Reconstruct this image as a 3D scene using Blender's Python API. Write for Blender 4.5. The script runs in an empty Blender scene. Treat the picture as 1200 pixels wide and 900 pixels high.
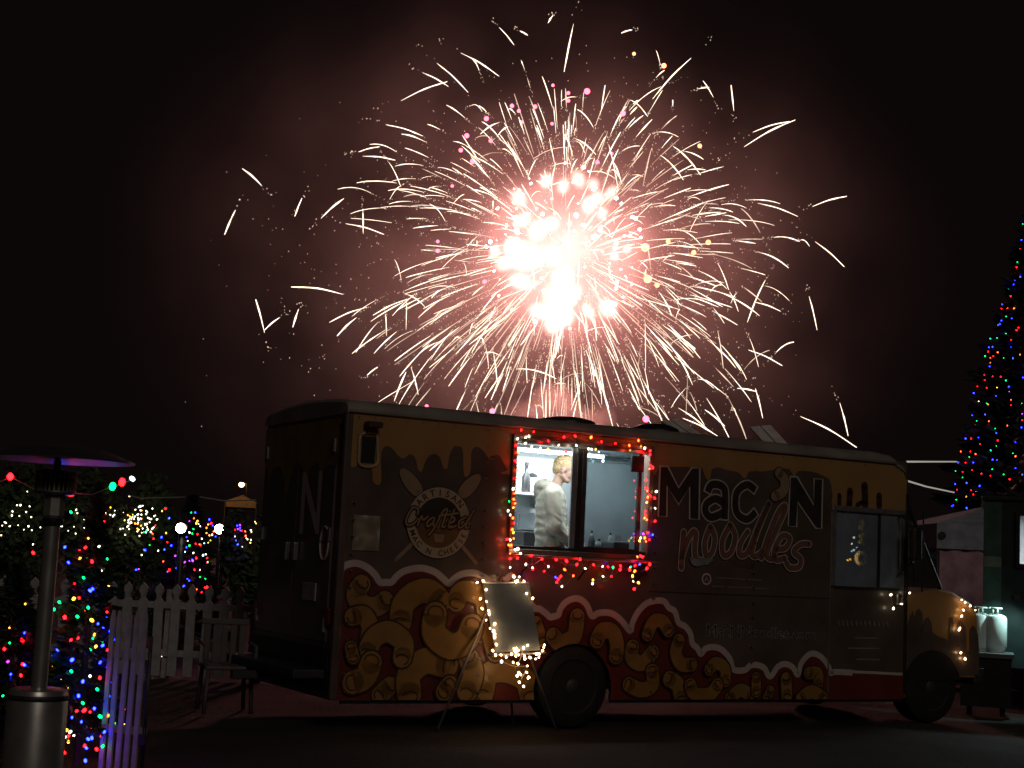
import bpy, bmesh, math, random
from mathutils import Vector, Matrix, noise as mnoise
from mathutils.geometry import tessellate_polygon

R = math.radians
rnd = random.Random(7)
scene = bpy.context.scene
C = scene.collection

# ------------------------------------------------------------------ camera
EYE = 1.55
F_PX = 1750.0                      # focal length in photo pixels (photo 1200 x 900)
PITCH, ROLL = R(6.72), R(2.75)
cam_d = bpy.data.cameras.new('camera')
cam_d.sensor_width = 36.0
cam_d.lens = 36.0 * F_PX / 1200.0
cam_d.clip_start = 0.1
cam_d.clip_end = 3000.0
cam = bpy.data.objects.new('camera', cam_d)
C.objects.link(cam)
CAM_M = Matrix.Translation((0, 0, EYE)) @ Matrix.Rotation(R(90) + PITCH, 4, 'X') @ Matrix.Rotation(ROLL, 4, 'Z')
cam.matrix_world = CAM_M
scene.camera = cam
EYE_P = Vector((0, 0, EYE))

# ------------------------------------------------------------------ night sky, front fill, exposure
world = bpy.data.worlds.new('World')
scene.world = world
world.use_nodes = True
wn, wl = world.node_tree.nodes, world.node_tree.links
wn.clear()
w_out = wn.new('ShaderNodeOutputWorld')
w_sky = wn.new('ShaderNodeTexSky')
w_sky.sky_type = 'NISHITA'
w_sky.sun_disc = False
w_sky.sun_elevation = R(-9.0)
w_sky.sun_rotation = R(140)
w_bg = wn.new('ShaderNodeBackground')
w_bg.inputs['Strength'].default_value = 0.06
w_town = wn.new('ShaderNodeBackground')         # light of the town on the low cloud: an even dim brown
w_town.inputs['Color'].default_value = (0.0034, 0.0021, 0.0021, 1)
w_town.inputs['Strength'].default_value = 1.0
w_add = wn.new('ShaderNodeAddShader')
wl.new(w_sky.outputs[0], w_bg.inputs['Color'])
wl.new(w_bg.outputs[0], w_add.inputs[0])
wl.new(w_town.outputs[0], w_add.inputs[1])
wl.new(w_add.outputs[0], w_out.inputs['Surface'])

front_fill_d = bpy.data.lights.new('front_fill', 'SUN')  # added fill standing in for fairground lamps behind the camera
front_fill_d.energy = 0.20
front_fill_d.angle = R(14)
front_fill_d.color = (1.0, 0.86, 0.72)
front_fill = bpy.data.objects.new('front_fill', front_fill_d)
C.objects.link(front_fill)
front_fill.rotation_euler = Vector((-0.30, 0.85, -0.50)).to_track_quat('-Z', 'Y').to_euler()

scene.view_settings.view_transform = 'Standard'
scene.view_settings.look = 'None'
scene.view_settings.exposure = 0.0
scene.view_settings.gamma = 1.0
scene.view_settings.use_curve_mapping = False
scene.render.engine = 'CYCLES'
scene.cycles.use_denoising = True
scene.cycles.max_bounces = 6
scene.cycles.volume_bounces = 0
scene.cycles.transparent_max_bounces = 24
scene.cycles.sample_clamp_indirect = 3.0
scene.cycles.caustics_reflective = False
scene.cycles.caustics_refractive = False

# ------------------------------------------------------------------ pixel helpers
_CR = CAM_M.to_3x3()


def ray(px, py):
    return (_CR @ Vector(((px - 600) / F_PX, (450 - py) / F_PX, -1.0)))


def at_depth(px, py, y):
    """point on the pixel's ray where the world Y (distance ahead) is y"""
    d = ray(px, py)
    return EYE_P + d * (y / d.y)


def ground_at(px, py):
    d = ray(px, py)
    return EYE_P + d * (-EYE / d.z)


K = 0.94
T_ORG = Vector((-1.531 * K, 14.077 * K, 0))
T_YAW = 0.4967
T_M = Matrix.Translation(T_ORG) @ Matrix.Rotation(T_YAW, 4, 'Z')
T_MI = T_M.inverted()
T_U = Vector((math.cos(T_YAW), math.sin(T_YAW), 0))
T_W = Vector((-math.sin(T_YAW), math.cos(T_YAW), 0))


def S(px, py, w=0.0):
    """pixel -> (u, z) on the truck's plane at depth w from its side"""
    d = ray(px, py)
    t = ((T_ORG + T_W * w - EYE_P).dot(T_W)) / d.dot(T_W)
    p = T_MI @ (EYE_P + d * t)
    return (p.x, p.z)


def S3(px, py, w=0.0):
    u, z = S(px, py, w)
    return Vector((u, w, z))


# ------------------------------------------------------------------ materials
MATS = {}


def mat(name, col, rough=0.6, metal=0.0, var=0.25, scale=6.0, bump=0.0, bscale=40.0, emit=None, estr=0.0,
        spec=0.5, coat=0.0):
    if name in MATS:
        return MATS[name]
    m = bpy.data.materials.new(name)
    m.use_nodes = True
    n, l = m.node_tree.nodes, m.node_tree.links
    b = n['Principled BSDF']
    b.inputs['Roughness'].default_value = rough
    b.inputs['Metallic'].default_value = metal
    b.inputs['Specular IOR Level'].default_value = spec
    if coat:
        b.inputs['Coat Weight'].default_value = coat
        b.inputs['Coat Roughness'].default_value = 0.12
    tc = n.new('ShaderNodeTexCoord')
    nz = n.new('ShaderNodeTexNoise')
    nz.inputs['Scale'].default_value = scale
    nz.inputs['Detail'].default_value = 6
    l.new(tc.outputs['Object'], nz.inputs['Vector'])
    ramp = n.new('ShaderNodeValToRGB')
    ramp.color_ramp.elements[0].position = 0.3
    ramp.color_ramp.elements[1].position = 0.7
    lo = [c * (1 - var) for c in col]
    hi = [min(1, c * (1 + var)) for c in col]
    ramp.color_ramp.elements[0].color = (*lo, 1)
    ramp.color_ramp.elements[1].color = (*hi, 1)
    l.new(nz.outputs['Fac'], ramp.inputs['Fac'])
    l.new(ramp.outputs['Color'], b.inputs['Base Color'])
    if rough > 0.02:
        mr = n.new('ShaderNodeMapRange')
        mr.inputs['To Min'].default_value = max(0.0, rough * 0.8)
        mr.inputs['To Max'].default_value = min(1.0, rough * 1.2)
        l.new(nz.outputs['Fac'], mr.inputs['Value'])
        l.new(mr.outputs['Result'], b.inputs['Roughness'])
    if bump:
        nb = n.new('ShaderNodeTexNoise')
        nb.inputs['Scale'].default_value = bscale
        nb.inputs['Detail'].default_value = 4
        l.new(tc.outputs['Object'], nb.inputs['Vector'])
        bp = n.new('ShaderNodeBump')
        bp.inputs['Strength'].default_value = bump
        bp.inputs['Distance'].default_value = 0.02
        l.new(nb.outputs['Fac'], bp.inputs['Height'])
        l.new(bp.outputs['Normal'], b.inputs['Normal'])
    if emit:
        b.inputs['Emission Color'].default_value = (*emit, 1)
        b.inputs['Emission Strength'].default_value = estr
    MATS[name] = m
    return m


def glow(name, col, strength, sample=True):
    if name in MATS:
        return MATS[name]
    m = bpy.data.materials.new(name)
    m.use_nodes = True
    n, l = m.node_tree.nodes, m.node_tree.links
    n.clear()
    o = n.new('ShaderNodeOutputMaterial')
    e = n.new('ShaderNodeEmission')
    e.inputs['Color'].default_value = (*col, 1)
    e.inputs['Strength'].default_value = strength
    l.new(e.outputs[0], o.inputs['Surface'])
    if not sample:
        m.cycles.emission_sampling = 'NONE'
    MATS[name] = m
    return m


def glass(name, tint=(0.8, 0.85, 0.9), reflect=0.12, rough=0.02, painted_sheen=0.0):
    if name in MATS:
        return MATS[name]
    m = bpy.data.materials.new(name)
    m.use_nodes = True
    n, l = m.node_tree.nodes, m.node_tree.links
    n.clear()
    o = n.new('ShaderNodeOutputMaterial')
    t = n.new('ShaderNodeBsdfTransparent')
    t.inputs['Color'].default_value = (*tint, 1)
    g = n.new('ShaderNodeBsdfGlossy')
    g.inputs['Roughness'].default_value = rough
    lw = n.new('ShaderNodeFresnel')
    lw.inputs['IOR'].default_value = 1.5
    ad = n.new('ShaderNodeMath')
    ad.operation = 'ADD'
    ad.inputs[1].default_value = reflect
    l.new(lw.outputs[0], ad.inputs[0])
    mx = n.new('ShaderNodeMixShader')
    l.new(ad.outputs[0], mx.inputs[0])
    if painted_sheen:
        df = n.new('ShaderNodeBsdfDiffuse')  # pale blue diffuse veil painting a sky reflection into the pane
        df.inputs['Color'].default_value = (0.50, 0.60, 0.75, 1)
        dm = n.new('ShaderNodeMixShader')
        dn = n.new('ShaderNodeTexNoise')
        dn.inputs['Scale'].default_value = 2.5
        dr = n.new('ShaderNodeMapRange')
        dr.inputs['To Min'].default_value = painted_sheen * 0.5
        dr.inputs['To Max'].default_value = painted_sheen * 1.5
        l.new(dn.outputs['Fac'], dr.inputs['Value'])
        l.new(dr.outputs[0], dm.inputs[0])
        l.new(t.outputs[0], dm.inputs[1])
        l.new(df.outputs[0], dm.inputs[2])
        t = dm
    l.new(t.outputs[0], mx.inputs[1])
    l.new(g.outputs[0], mx.inputs[2])
    l.new(mx.outputs[0], o.inputs['Surface'])
    MATS[name] = m
    return m


WRAP_DARK = mat('wrap_dark', (0.105, 0.076, 0.062), 0.36, var=0.28, scale=2.0, bump=0.06, bscale=3.0, coat=0.3)
WRAP_ORANGE = mat('wrap_orange', (0.36, 0.20, 0.072), 0.45, var=0.12, scale=2.0, coat=0.2)
WRAP_RED = mat('wrap_red', (0.14, 0.020, 0.013), 0.45, var=0.15, scale=3.0, coat=0.2)
WRAP_WHITE = mat('wrap_white', (0.50, 0.42, 0.38), 0.5, var=0.1)
WRAP_CREAM = mat('wrap_cream', (0.42, 0.33, 0.22), 0.5, var=0.1)
WRAP_TAN = mat('wrap_tan', (0.29, 0.20, 0.12), 0.5, var=0.12)
WRAP_PINK = mat('wrap_pink', (0.20, 0.085, 0.06), 0.5, var=0.1)
WRAP_LINE = mat('wrap_line', (0.045, 0.016, 0.008), 0.5, var=0.2)
WRAP_BLACK = mat('wrap_black', (0.032, 0.025, 0.022), 0.45, var=0.2)
WRAP_GREY = mat('wrap_grey', (0.50, 0.44, 0.40), 0.5, var=0.1)
PASTA = mat('pasta_orange', (0.29, 0.145, 0.032), 0.45, var=0.18, scale=4.0, coat=0.2)
PASTA_PALE = mat('pasta_pale', (0.28, 0.155, 0.045), 0.45, var=0.18, scale=4.0, coat=0.2)
ALU = mat('aluminium', (0.55, 0.55, 0.55), 0.35, 0.9, var=0.12, scale=14, bump=0.03)
STEEL = mat('stainless', (0.60, 0.62, 0.63), 0.28, 0.95, var=0.10, scale=9, bump=0.04, bscale=8)
BLACK = mat('black_rubber', (0.008, 0.008, 0.008), 0.75, var=0.3, scale=20, bump=0.1)
BLACKP = mat('black_paint', (0.016, 0.016, 0.017), 0.45, var=0.3)
DARKM = mat('dark_metal', (0.06, 0.06, 0.065), 0.5, 0.6, var=0.3)
ROOFM = mat('roof_white', (0.24, 0.21, 0.185), 0.55, var=0.25, scale=3)
KWALL = mat('kitchen_wall', (0.55, 0.59, 0.60), 0.35, 0.25, var=0.08, scale=2)
KGREY = mat('fridge_panel', (0.30, 0.33, 0.34), 0.45, 0.3, var=0.15, scale=3, bump=0.03)
WHITE = mat('white_paint', (0.72, 0.72, 0.72), 0.55, var=0.12, scale=8, bump=0.08)
WIRE = mat('green_wire', (0.015, 0.03, 0.015), 0.6)
WIREP = mat('pale_wire', (0.35, 0.30, 0.28), 0.5)
FOLI = mat('needles', (0.018, 0.045, 0.020), 0.7, var=0.6, scale=9)
FOLI2 = mat('needles_dark', (0.012, 0.028, 0.016), 0.7, var=0.6, scale=3)
BUSH = mat('bush_leaf', (0.04, 0.07, 0.025), 0.7, var=0.6, scale=9)
BARK = mat('bark', (0.06, 0.045, 0.03), 0.9, var=0.4, bump=0.4)
BRASS = mat('brass', (0.45, 0.36, 0.16), 0.35, 0.9)


# ------------------------------------------------------------------ mesh helpers
def link_mesh(name, me, m, parent=None, loc=None):
    o = bpy.data.objects.new(name, me)
    C.objects.link(o)
    if m is not None and not me.materials:
        me.materials.append(m)
    if parent is not None:
        o.parent = parent
    if loc is not None:
        o.location = loc
    return o


def pymesh(name, vs, fs, smooth=False):
    me = bpy.data.meshes.new(name)
    me.from_pydata([tuple(v) for v in vs], [], fs)
    me.update()
    if smooth:
        for p in me.polygons:
            p.use_smooth = True
    return me


def from_bm(name, bm, m, parent=None, smooth=False, bevel=0.0, loc=None):
    bmesh.ops.recalc_face_normals(bm, faces=bm.faces)
    me = bpy.data.meshes.new(name)
    bm.to_mesh(me)
    bm.free()
    if smooth:
        for p in me.polygons:
            p.use_smooth = True
    o = link_mesh(name, me, m, parent, loc)
    if bevel:
        bv = o.modifiers.new('bevel', 'BEVEL')
        bv.width = bevel
        bv.segments = 2
        bv.limit_method = 'ANGLE'
    return o


def thing(name, label, cat, loc=(0, 0, 0), rotz=0.0, group=None, matrix=None):
    o = bpy.data.objects.new(name, None)
    o.empty_display_size = 0.2
    C.objects.link(o)
    o.location = loc
    o.rotation_euler = (0, 0, rotz)
    o['label'] = label
    o['category'] = cat
    if group:
        o['group'] = group
    return o


def tag(o, label, cat, group=None, kind=None):
    o['label'] = label
    o['category'] = cat
    if group:
        o['group'] = group
    if kind:
        o['kind'] = kind
    return o


def add_box(bm, x0, x1, y0, y1, z0, z1):
    vs = [bm.verts.new(p) for p in ((x0, y0, z0), (x1, y0, z0), (x1, y1, z0), (x0, y1, z0),
                                    (x0, y0, z1), (x1, y0, z1), (x1, y1, z1), (x0, y1, z1))]
    for f in ((0, 3, 2, 1), (4, 5, 6, 7), (0, 1, 5, 4), (1, 2, 6, 5), (2, 3, 7, 6), (3, 0, 4, 7)):
        bm.faces.new([vs[i] for i in f])
    return vs


def box(name, dims, m, parent=None, bevel=0.0):
    bm = bmesh.new()
    add_box(bm, *dims)
    return from_bm(name, bm, m, parent, bevel=bevel)


def add_tube(bm, pts, rad, seg=6, caps=True):
    """tube along points, rad a number or list"""
    pts = [Vector(p) for p in pts]
    n = len(pts)
    if not hasattr(rad, '__len__'):
        rad = [rad] * n
    rings = []
    prev = None
    for i, p in enumerate(pts):
        t = (pts[min(i + 1, n - 1)] - pts[max(i - 1, 0)])
        if t.length < 1e-9:
            t = Vector((0, 0, 1))
        t.normalize()
        if prev is None:
            a = t.orthogonal().normalized()
        else:
            a = prev - t * prev.dot(t)
            if a.length < 1e-6:
                a = t.orthogonal()
            a.normalize()
        prev = a
        b = t.cross(a)
        rings.append([bm.verts.new(p + (a * math.cos(2 * math.pi * k / seg) + b * math.sin(2 * math.pi * k / seg)) * rad[i])
                      for k in range(seg)])
    for i in range(n - 1):
        for k in range(seg):
            bm.faces.new((rings[i][k], rings[i][(k + 1) % seg], rings[i + 1][(k + 1) % seg], rings[i + 1][k]))
    if caps:
        bm.faces.new(rings[0][::-1])
        bm.faces.new(rings[-1])


def tube(name, pts, rad, m, parent=None, seg=6, smooth=True):
    bm = bmesh.new()
    add_tube(bm, pts, rad, seg)
    return from_bm(name, bm, m, parent, smooth=smooth)


def add_lathe(bm, prof, seg=24, axis='Z', centre=(0, 0, 0)):
    """prof: (radius, height)"""
    c = Vector(centre)
    rings = []
    for r, h in prof:
        ring = []
        for k in range(seg):
            a = 2 * math.pi * k / seg
            x, y = r * math.cos(a), r * math.sin(a)
            v = Vector((x, y, h)) if axis == 'Z' else Vector((x, h, y))
            ring.append(bm.verts.new(c + v))
        rings.append(ring)
    for i in range(len(rings) - 1):
        for k in range(seg):
            bm.faces.new((rings[i][k], rings[i][(k + 1) % seg], rings[i + 1][(k + 1) % seg], rings[i + 1][k]))
    bm.faces.new(rings[0][::-1])
    bm.faces.new(rings[-1])


def lathe(name, prof, m, parent=None, seg=24, axis='Z', centre=(0, 0, 0), smooth=True):
    bm = bmesh.new()
    add_lathe(bm, prof, seg, axis, centre)
    o = from_bm(name, bm, m, parent, smooth=False)
    if smooth:
        for p in o.data.polygons:
            p.use_smooth = len(p.vertices) == 4
        o.data.set_sharp_from_angle(angle=R(40))
    return o


def spline(pts, n=8, closed=False):
    """Catmull-Rom through 2D/3D points"""
    P = [Vector(p) for p in pts]
    out = []
    m = len(P)
    rng = m if closed else m - 1
    for i in range(rng):
        if closed:
            p0, p1, p2, p3 = P[(i - 1) % m], P[i], P[(i + 1) % m], P[(i + 2) % m]
        else:
            p0, p1, p2, p3 = P[max(i - 1, 0)], P[i], P[i + 1], P[min(i + 2, m - 1)]
        for k in range(n):
            t = k / n
            out.append(0.5 * ((2 * p1) + (p2 - p0) * t + (2 * p0 - 5 * p1 + 4 * p2 - p3) * t * t
                              + (3 * p1 - p0 - 3 * p2 + p3) * t ** 3))
    if not closed:
        out.append(P[-1])
    return out


# ------------------------------------------------------------------ the setting: ground
def build_ground():
    bm = bmesh.new()
    # fine near the camera, coarse to the horizon
    def grid(x0, x1, y0, y1, nx, ny, amp, z):
        vs = [[bm.verts.new((x0 + (x1 - x0) * i / nx, y0 + (y1 - y0) * j / ny, 0)) for i in range(nx + 1)] for j in range(ny + 1)]
        for j in range(ny + 1):
            for i in range(nx + 1):
                v = vs[j][i]
                edge = i in (0, nx) or j in (0, ny)
                v.co.z = z if edge else z + amp * mnoise.noise(v.co * 1.3) - amp * 0.4
        for j in range(ny):
            for i in range(nx):
                bm.faces.new((vs[j][i], vs[j][i + 1], vs[j + 1][i + 1], vs[j + 1][i]))
    grid(-15, 18, -6, 34, 132, 160, 0.02, 0.0)
    e = 900
    for x0, x1, y0, y1 in ((-e, e, -e, -6), (-e, -15, -6, 34), (18, e, -6, 34), (-e, e, 34, e)):
        bm.faces.new([bm.verts.new(p) for p in ((x0, y0, 0), (x1, y0, 0), (x1, y1, 0), (x0, y1, 0))])
    m = mat('ground_dirt', (0.017, 0.016, 0.013), 0.95, var=0.55, scale=0.9, bump=0.9, bscale=22)
    o = from_bm('ground', bm, m)
    o['kind'] = 'structure'
    o['label'] = 'dark trampled gravel and grass lot under the food truck'


build_ground()

# ================================================================== FOOD TRUCK
truck = thing('food_truck', 'dark step van food truck wrapped with orange cheese drips and macaroni, serving window open', 'food truck',
              T_ORG, T_YAW)
Z_B = 0.262                      # skirt
Z_T = 2.83                       # roof edge
L_B = 6.46                       # rear corner to top of the windscreen
W_B = 2.16
u_door0, _ = S(975, 690)
u_door1, _ = S(1059, 690)
u_nose, _ = S(1147, 740)

# ---- convex pieces, clipped in the plane of the truck's side
def clip_half(poly, n, c, keep_inside=True):
    """keep points p with n.p <= c"""
    out = []
    m = len(poly)
    for i in range(m):
        a, b = poly[i], poly[(i + 1) % m]
        da = n[0] * a[0] + n[1] * a[1] - c
        db = n[0] * b[0] + n[1] * b[1] - c
        if not keep_inside:
            da, db = -da, -db
        if da <= 0:
            out.append(a)
        if da * db < 0:
            t = da / (da - db)
            out.append((a[0] + (b[0] - a[0]) * t, a[1] + (b[1] - a[1]) * t))
    return out


def area2(poly):
    return sum(poly[i][0] * poly[(i + 1) % len(poly)][1] - poly[(i + 1) % len(poly)][0] * poly[i][1] for i in range(len(poly)))


def ccw(poly):
    return poly if area2(poly) > 0 else poly[::-1]


def edges_of(poly):
    for i in range(len(poly)):
        a, b = poly[i], poly[(i + 1) % len(poly)]
        n = (b[1] - a[1], -(b[0] - a[0]))          # outward for ccw
        yield n, n[0] * a[0] + n[1] * a[1]


def subtract(polys, hole):
    hole = ccw(hole)
    out = []
    for p in polys:
        rest = p
        for n, c in edges_of(hole):
            if len(rest) < 3:
                break
            o = clip_half(rest, n, c, False)
            if len(o) >= 3 and abs(area2(o)) > 1e-9:
                out.append(o)
            rest = clip_half(rest, n, c, True)
    return out


def keep_box(polys, u0, u1, z0, z1):
    out = []
    for p in polys:
        for n, c in (((1, 0), u1), ((-1, 0), -u0), ((0, 1), z1), ((0, -1), -z0)):
            p = clip_half(p, n, c)
            if len(p) < 3:
                break
        if len(p) >= 3 and abs(area2(p)) > 1e-9:
            out.append(p)
    return out


def tri_polys(outline):
    vs = [Vector((p[0], p[1], 0)) for p in outline]
    return [[outline[i] for i in t] for t in tessellate_polygon([vs])]


def ribbon(pts, width, caps=True):
    """2D polyline -> quads; width number or list"""
    P = [Vector((p[0], p[1])) for p in pts]
    n = len(P)
    if not hasattr(width, '__len__'):
        width = [width] * n
    Ls, Rs = [], []
    for i in range(n):
        t = P[min(i + 1, n - 1)] - P[max(i - 1, 0)]
        if t.length < 1e-9:
            t = Vector((1, 0))
        t.normalize()
        nn = Vector((-t.y, t.x)) * width[i] * 0.5
        Ls.append(P[i] + nn)
        Rs.append(P[i] - nn)
    polys = []
    for i in range(n - 1):
        for tri in ((Ls[i], Rs[i], Rs[i + 1]), (Ls[i], Rs[i + 1], Ls[i + 1])):
            polys.append([tuple(v) for v in tri])
    if caps:
        for i in (0, n - 1):
            r = width[i] * 0.5
            polys.append([(P[i].x + r * math.cos(a * math.pi / 6), P[i].y + r * math.sin(a * math.pi / 6)) for a in range(12)])
    return polys


arch_c = S(671, 808)
arch_r = S(671, 754)[1] - arch_c[1]
ARCH = [(arch_c[0] + arch_r * math.cos(2 * math.pi * k / 28), arch_c[1] + arch_r * math.sin(2 * math.pi * k / 28)) for k in range(28)]
arch2_c = (S(1092, 812)[0], arch_c[1])
ARCH2 = [(arch2_c[0] + arch_r * math.cos(2 * math.pi * k / 28), arch2_c[1] + arch_r * math.sin(2 * math.pi * k / 28)) for k in range(28)]
wz0 = S(680, 647)[1]
wz1 = S(680, 521)[1]
wu0 = S(601, 585)[0]
wu1 = S(757, 590)[0]
WIN = [(wu0, wz0), (wu1, wz0), (wu1, wz1), (wu0, wz1)]


def sheet(name, polys, layer, m, parent, cut=True, w=0.0):
    """flat print on the truck side: layer 1, 2, 3 ... stands 2 mm prouder each"""
    if cut:
        polys = keep_box(polys, 0.004, u_nose + 0.2, Z_B + 0.006, Z_T - 0.02)
        polys = subtract(polys, ARCH)
        polys = subtract(polys, WIN)
    y = w - 0.0022 * layer
    vs, fs = [], []
    for p in polys:
        p = ccw(p)
        b = len(vs)
        vs += [(q[0], y, q[1]) for q in p]
        fs.append(list(range(b, b + len(p))))
    return link_mesh(name, pymesh(name, vs, fs), m, parent)


def zs(ox, oy, s):
    return lambda p: (ox + p[0] / s, oy + p[1] / s)


def on_side(pts, conv=None, smooth=0, closed=False, w=0.0):
    if conv:
        pts = [conv(p) for p in pts]
    if smooth:
        pts = spline([(p[0], p[1]) for p in pts], smooth, closed)
    return [S(p[0], p[1], w) for p in pts]


PXM = 0.0083                      # metres per photo pixel, height-wise, about the middle of the truck's side


def build_truck_shell():
    # side panel: skin, lining and window reveals
    def panel(name, polys, y0, m):
        vs, fs = [], []
        for p in polys:
            p = ccw(p)
            b = len(vs)
            vs += [(q[0], y0, q[1]) for q in p]
            fs.append(list(range(b, b + len(p))))
        return link_mesh(name, pymesh(name, vs, fs), m, truck)
    rect = [[(0, Z_B), (u_door1 + 0.02, Z_B), (u_door1 + 0.02, Z_T), (0, Z_T)]]
    doorwin = [S(979, 598), S(1055, 606), S(1055, 689), S(979, 684)]
    dw = [(doorwin[0][0], S(1015, 688)[1]), (doorwin[1][0], S(1015, 688)[1]), (doorwin[1][0], S(1015, 601)[1]), (doorwin[0][0], S(1015, 601)[1])]
    skin = subtract(subtract(subtract(rect, WIN), ARCH), dw)
    skin = subtract(skin, ARCH2)
    panel('side_panel', skin, 0.0, WRAP_DARK)
    panel('side_lining', skin, 0.05, KWALL)
    # far side
    bm = bmesh.new()
    add_box(bm, 0.05, u_door1, W_B - 0.05, W_B, Z_B, Z_T)
    from_bm('far_side_panel', bm, WRAP_DARK, truck)
    # rear wall with rounded corners (two corner posts)
    bm = bmesh.new()
    add_box(bm, -0.002, 0.05, 0.051, W_B - 0.051, Z_B, Z_T)
    from_bm('rear_panel', bm, WRAP_DARK, truck)
    # floor
    box('floor_pan', (0.06, u_door1, 0.06, W_B - 0.06, 0.62, 0.70), DARKM, truck)
    # chassis rails
    for y in (0.55, W_B - 0.65):
        box('chassis_rail', (0.1, u_nose - 0.3, y, y + 0.1, 0.46, 0.60), BLACKP, truck)
    # roof: crowned cap with rounded long edges and a front that rolls down to the windscreen
    prof = []
    rr = 0.10
    for k in range(7):
        a = math.pi - k * math.pi / 2 / 6
        prof.append((rr - 0.018 + rr * math.cos(a), Z_T - 0.02 + rr * math.sin(a)))
    for k in range(1, 12):
        t = k / 12
        y = 0.08 + (W_B - 0.16) * t
        prof.append((y, Z_T - 0.02 + rr + 0.05 * math.sin(math.pi * t)))
    for k in range(7):
        a = math.pi / 2 - k * math.pi / 2 / 6
        prof.append((W_B - rr + 0.018 + rr * math.cos(a), Z_T - 0.02 + rr * math.sin(a)))
    us = [-0.012, 0.02, 1.2, 2.5, 3.8, 5.0, 5.9, L_B - 0.25, L_B - 0.05, L_B + 0.12, L_B + 0.20]
    dz = [-0.03, 0, 0.006, -0.004, 0.005, -0.003, 0, 0, -0.02, -0.10, -0.30]
    vs, fs = [], []
    for u, d in zip(us, dz):
        for (y, z) in prof:
            zz = z + d if d > -0.05 else max(z + d, Z_T - 0.30)
            vs.append((u, y, zz))
    n = len(prof)
    for i in range(len(us) - 1):
        for k in range(n - 1):
            fs.append((i * n + k, i * n + k + 1, (i + 1) * n + k + 1, (i + 1) * n + k))
    fs.append(list(range(n)))
    o = link_mesh('roof', pymesh('roof', vs, fs, True), ROOFM, truck)
    o.data.set_sharp_from_angle(angle=R(35))
    # drip rail along the roof edge
    tube('drip_rail', [(0, -0.02, Z_T - 0.03), (2, -0.022, Z_T - 0.027), (4.2, -0.022, Z_T - 0.032), (L_B, -0.02, Z_T - 0.03)], 0.014, ROOFM, truck)
    # ceiling lining
    box('ceiling_lining', (0.06, 5.6, 0.06, W_B - 0.06, Z_T - 0.06, Z_T - 0.03), WHITE, truck)
    return dw


DOORWIN = build_truck_shell()


def build_roof_fittings():
    # dark fan housings, pale hinged lids
    for px, w, rad, h in ((663, 0.7, 0.30, 0.10), (768, 0.8, 0.27, 0.13)):
        u, _ = S(px, 500, w)
        bm = bmesh.new()
        add_lathe(bm, [(rad, Z_T + 0.06), (rad, Z_T + 0.14), (rad * 0.92, Z_T + 0.10 + h * 0.55), (rad * 0.6, Z_T + 0.08 + h), (rad * 0.1, Z_T + 0.10 + h)], 20, centre=(u, w, 0))
        o = from_bm('roof_vent', bm, BLACKP, truck, smooth=True)
    for (a, b, c, d) in (((775, 493), (796, 491), (828, 513), (803, 513)), ((879, 500), (903, 498), (924, 521), (897, 520))):
        w = 0.5
        P = [S3(*q, w) for q in (a, b, c, d)]
        P[0].y = P[1].y = 0.75
        q0, q1 = S(a[0], a[1], 0.75), S(b[0], b[1], 0.75)
        P[0] = Vector((q0[0], 0.75, q0[1]))
        P[1] = Vector((q1[0], 0.75, q1[1]))
        lid = None
        for s0, s1 in ((0, 0.46), (0.54, 1)):
            top0, top1 = P[0].lerp(P[1], s0), P[0].lerp(P[1], s1)
            bot0, bot1 = P[3].lerp(P[2], s0), P[3].lerp(P[2], s1)
            nrm = (top1 - top0).cross(bot0 - top0).normalized() * 0.03
            bm = bmesh.new()
            A = [bm.verts.new(p) for p in (top0, top1, bot1, bot0)]
            B = [bm.verts.new(p + nrm) for p in (top0, top1, bot1, bot0)]
            bm.faces.new(A)
            bm.faces.new(B[::-1])
            for i in range(4):
                bm.faces.new((A[i], A[(i + 1) % 4], B[(i + 1) % 4], B[i]))
            from_bm('roof_lid', bm, mat('lid_grey', (0.75, 0.68, 0.65), 0.5), truck)
        # lid stays down on the roof
        cx = (P[2] + P[3]) * 0.5
        box('lid_curb', (min(P[3].x, P[2].x) - 0.05, max(P[3].x, P[2].x) + 0.05, 0.45, 1.0, Z_T + 0.03, Z_T + 0.10), ROOFM, truck)


build_roof_fittings()


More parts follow.
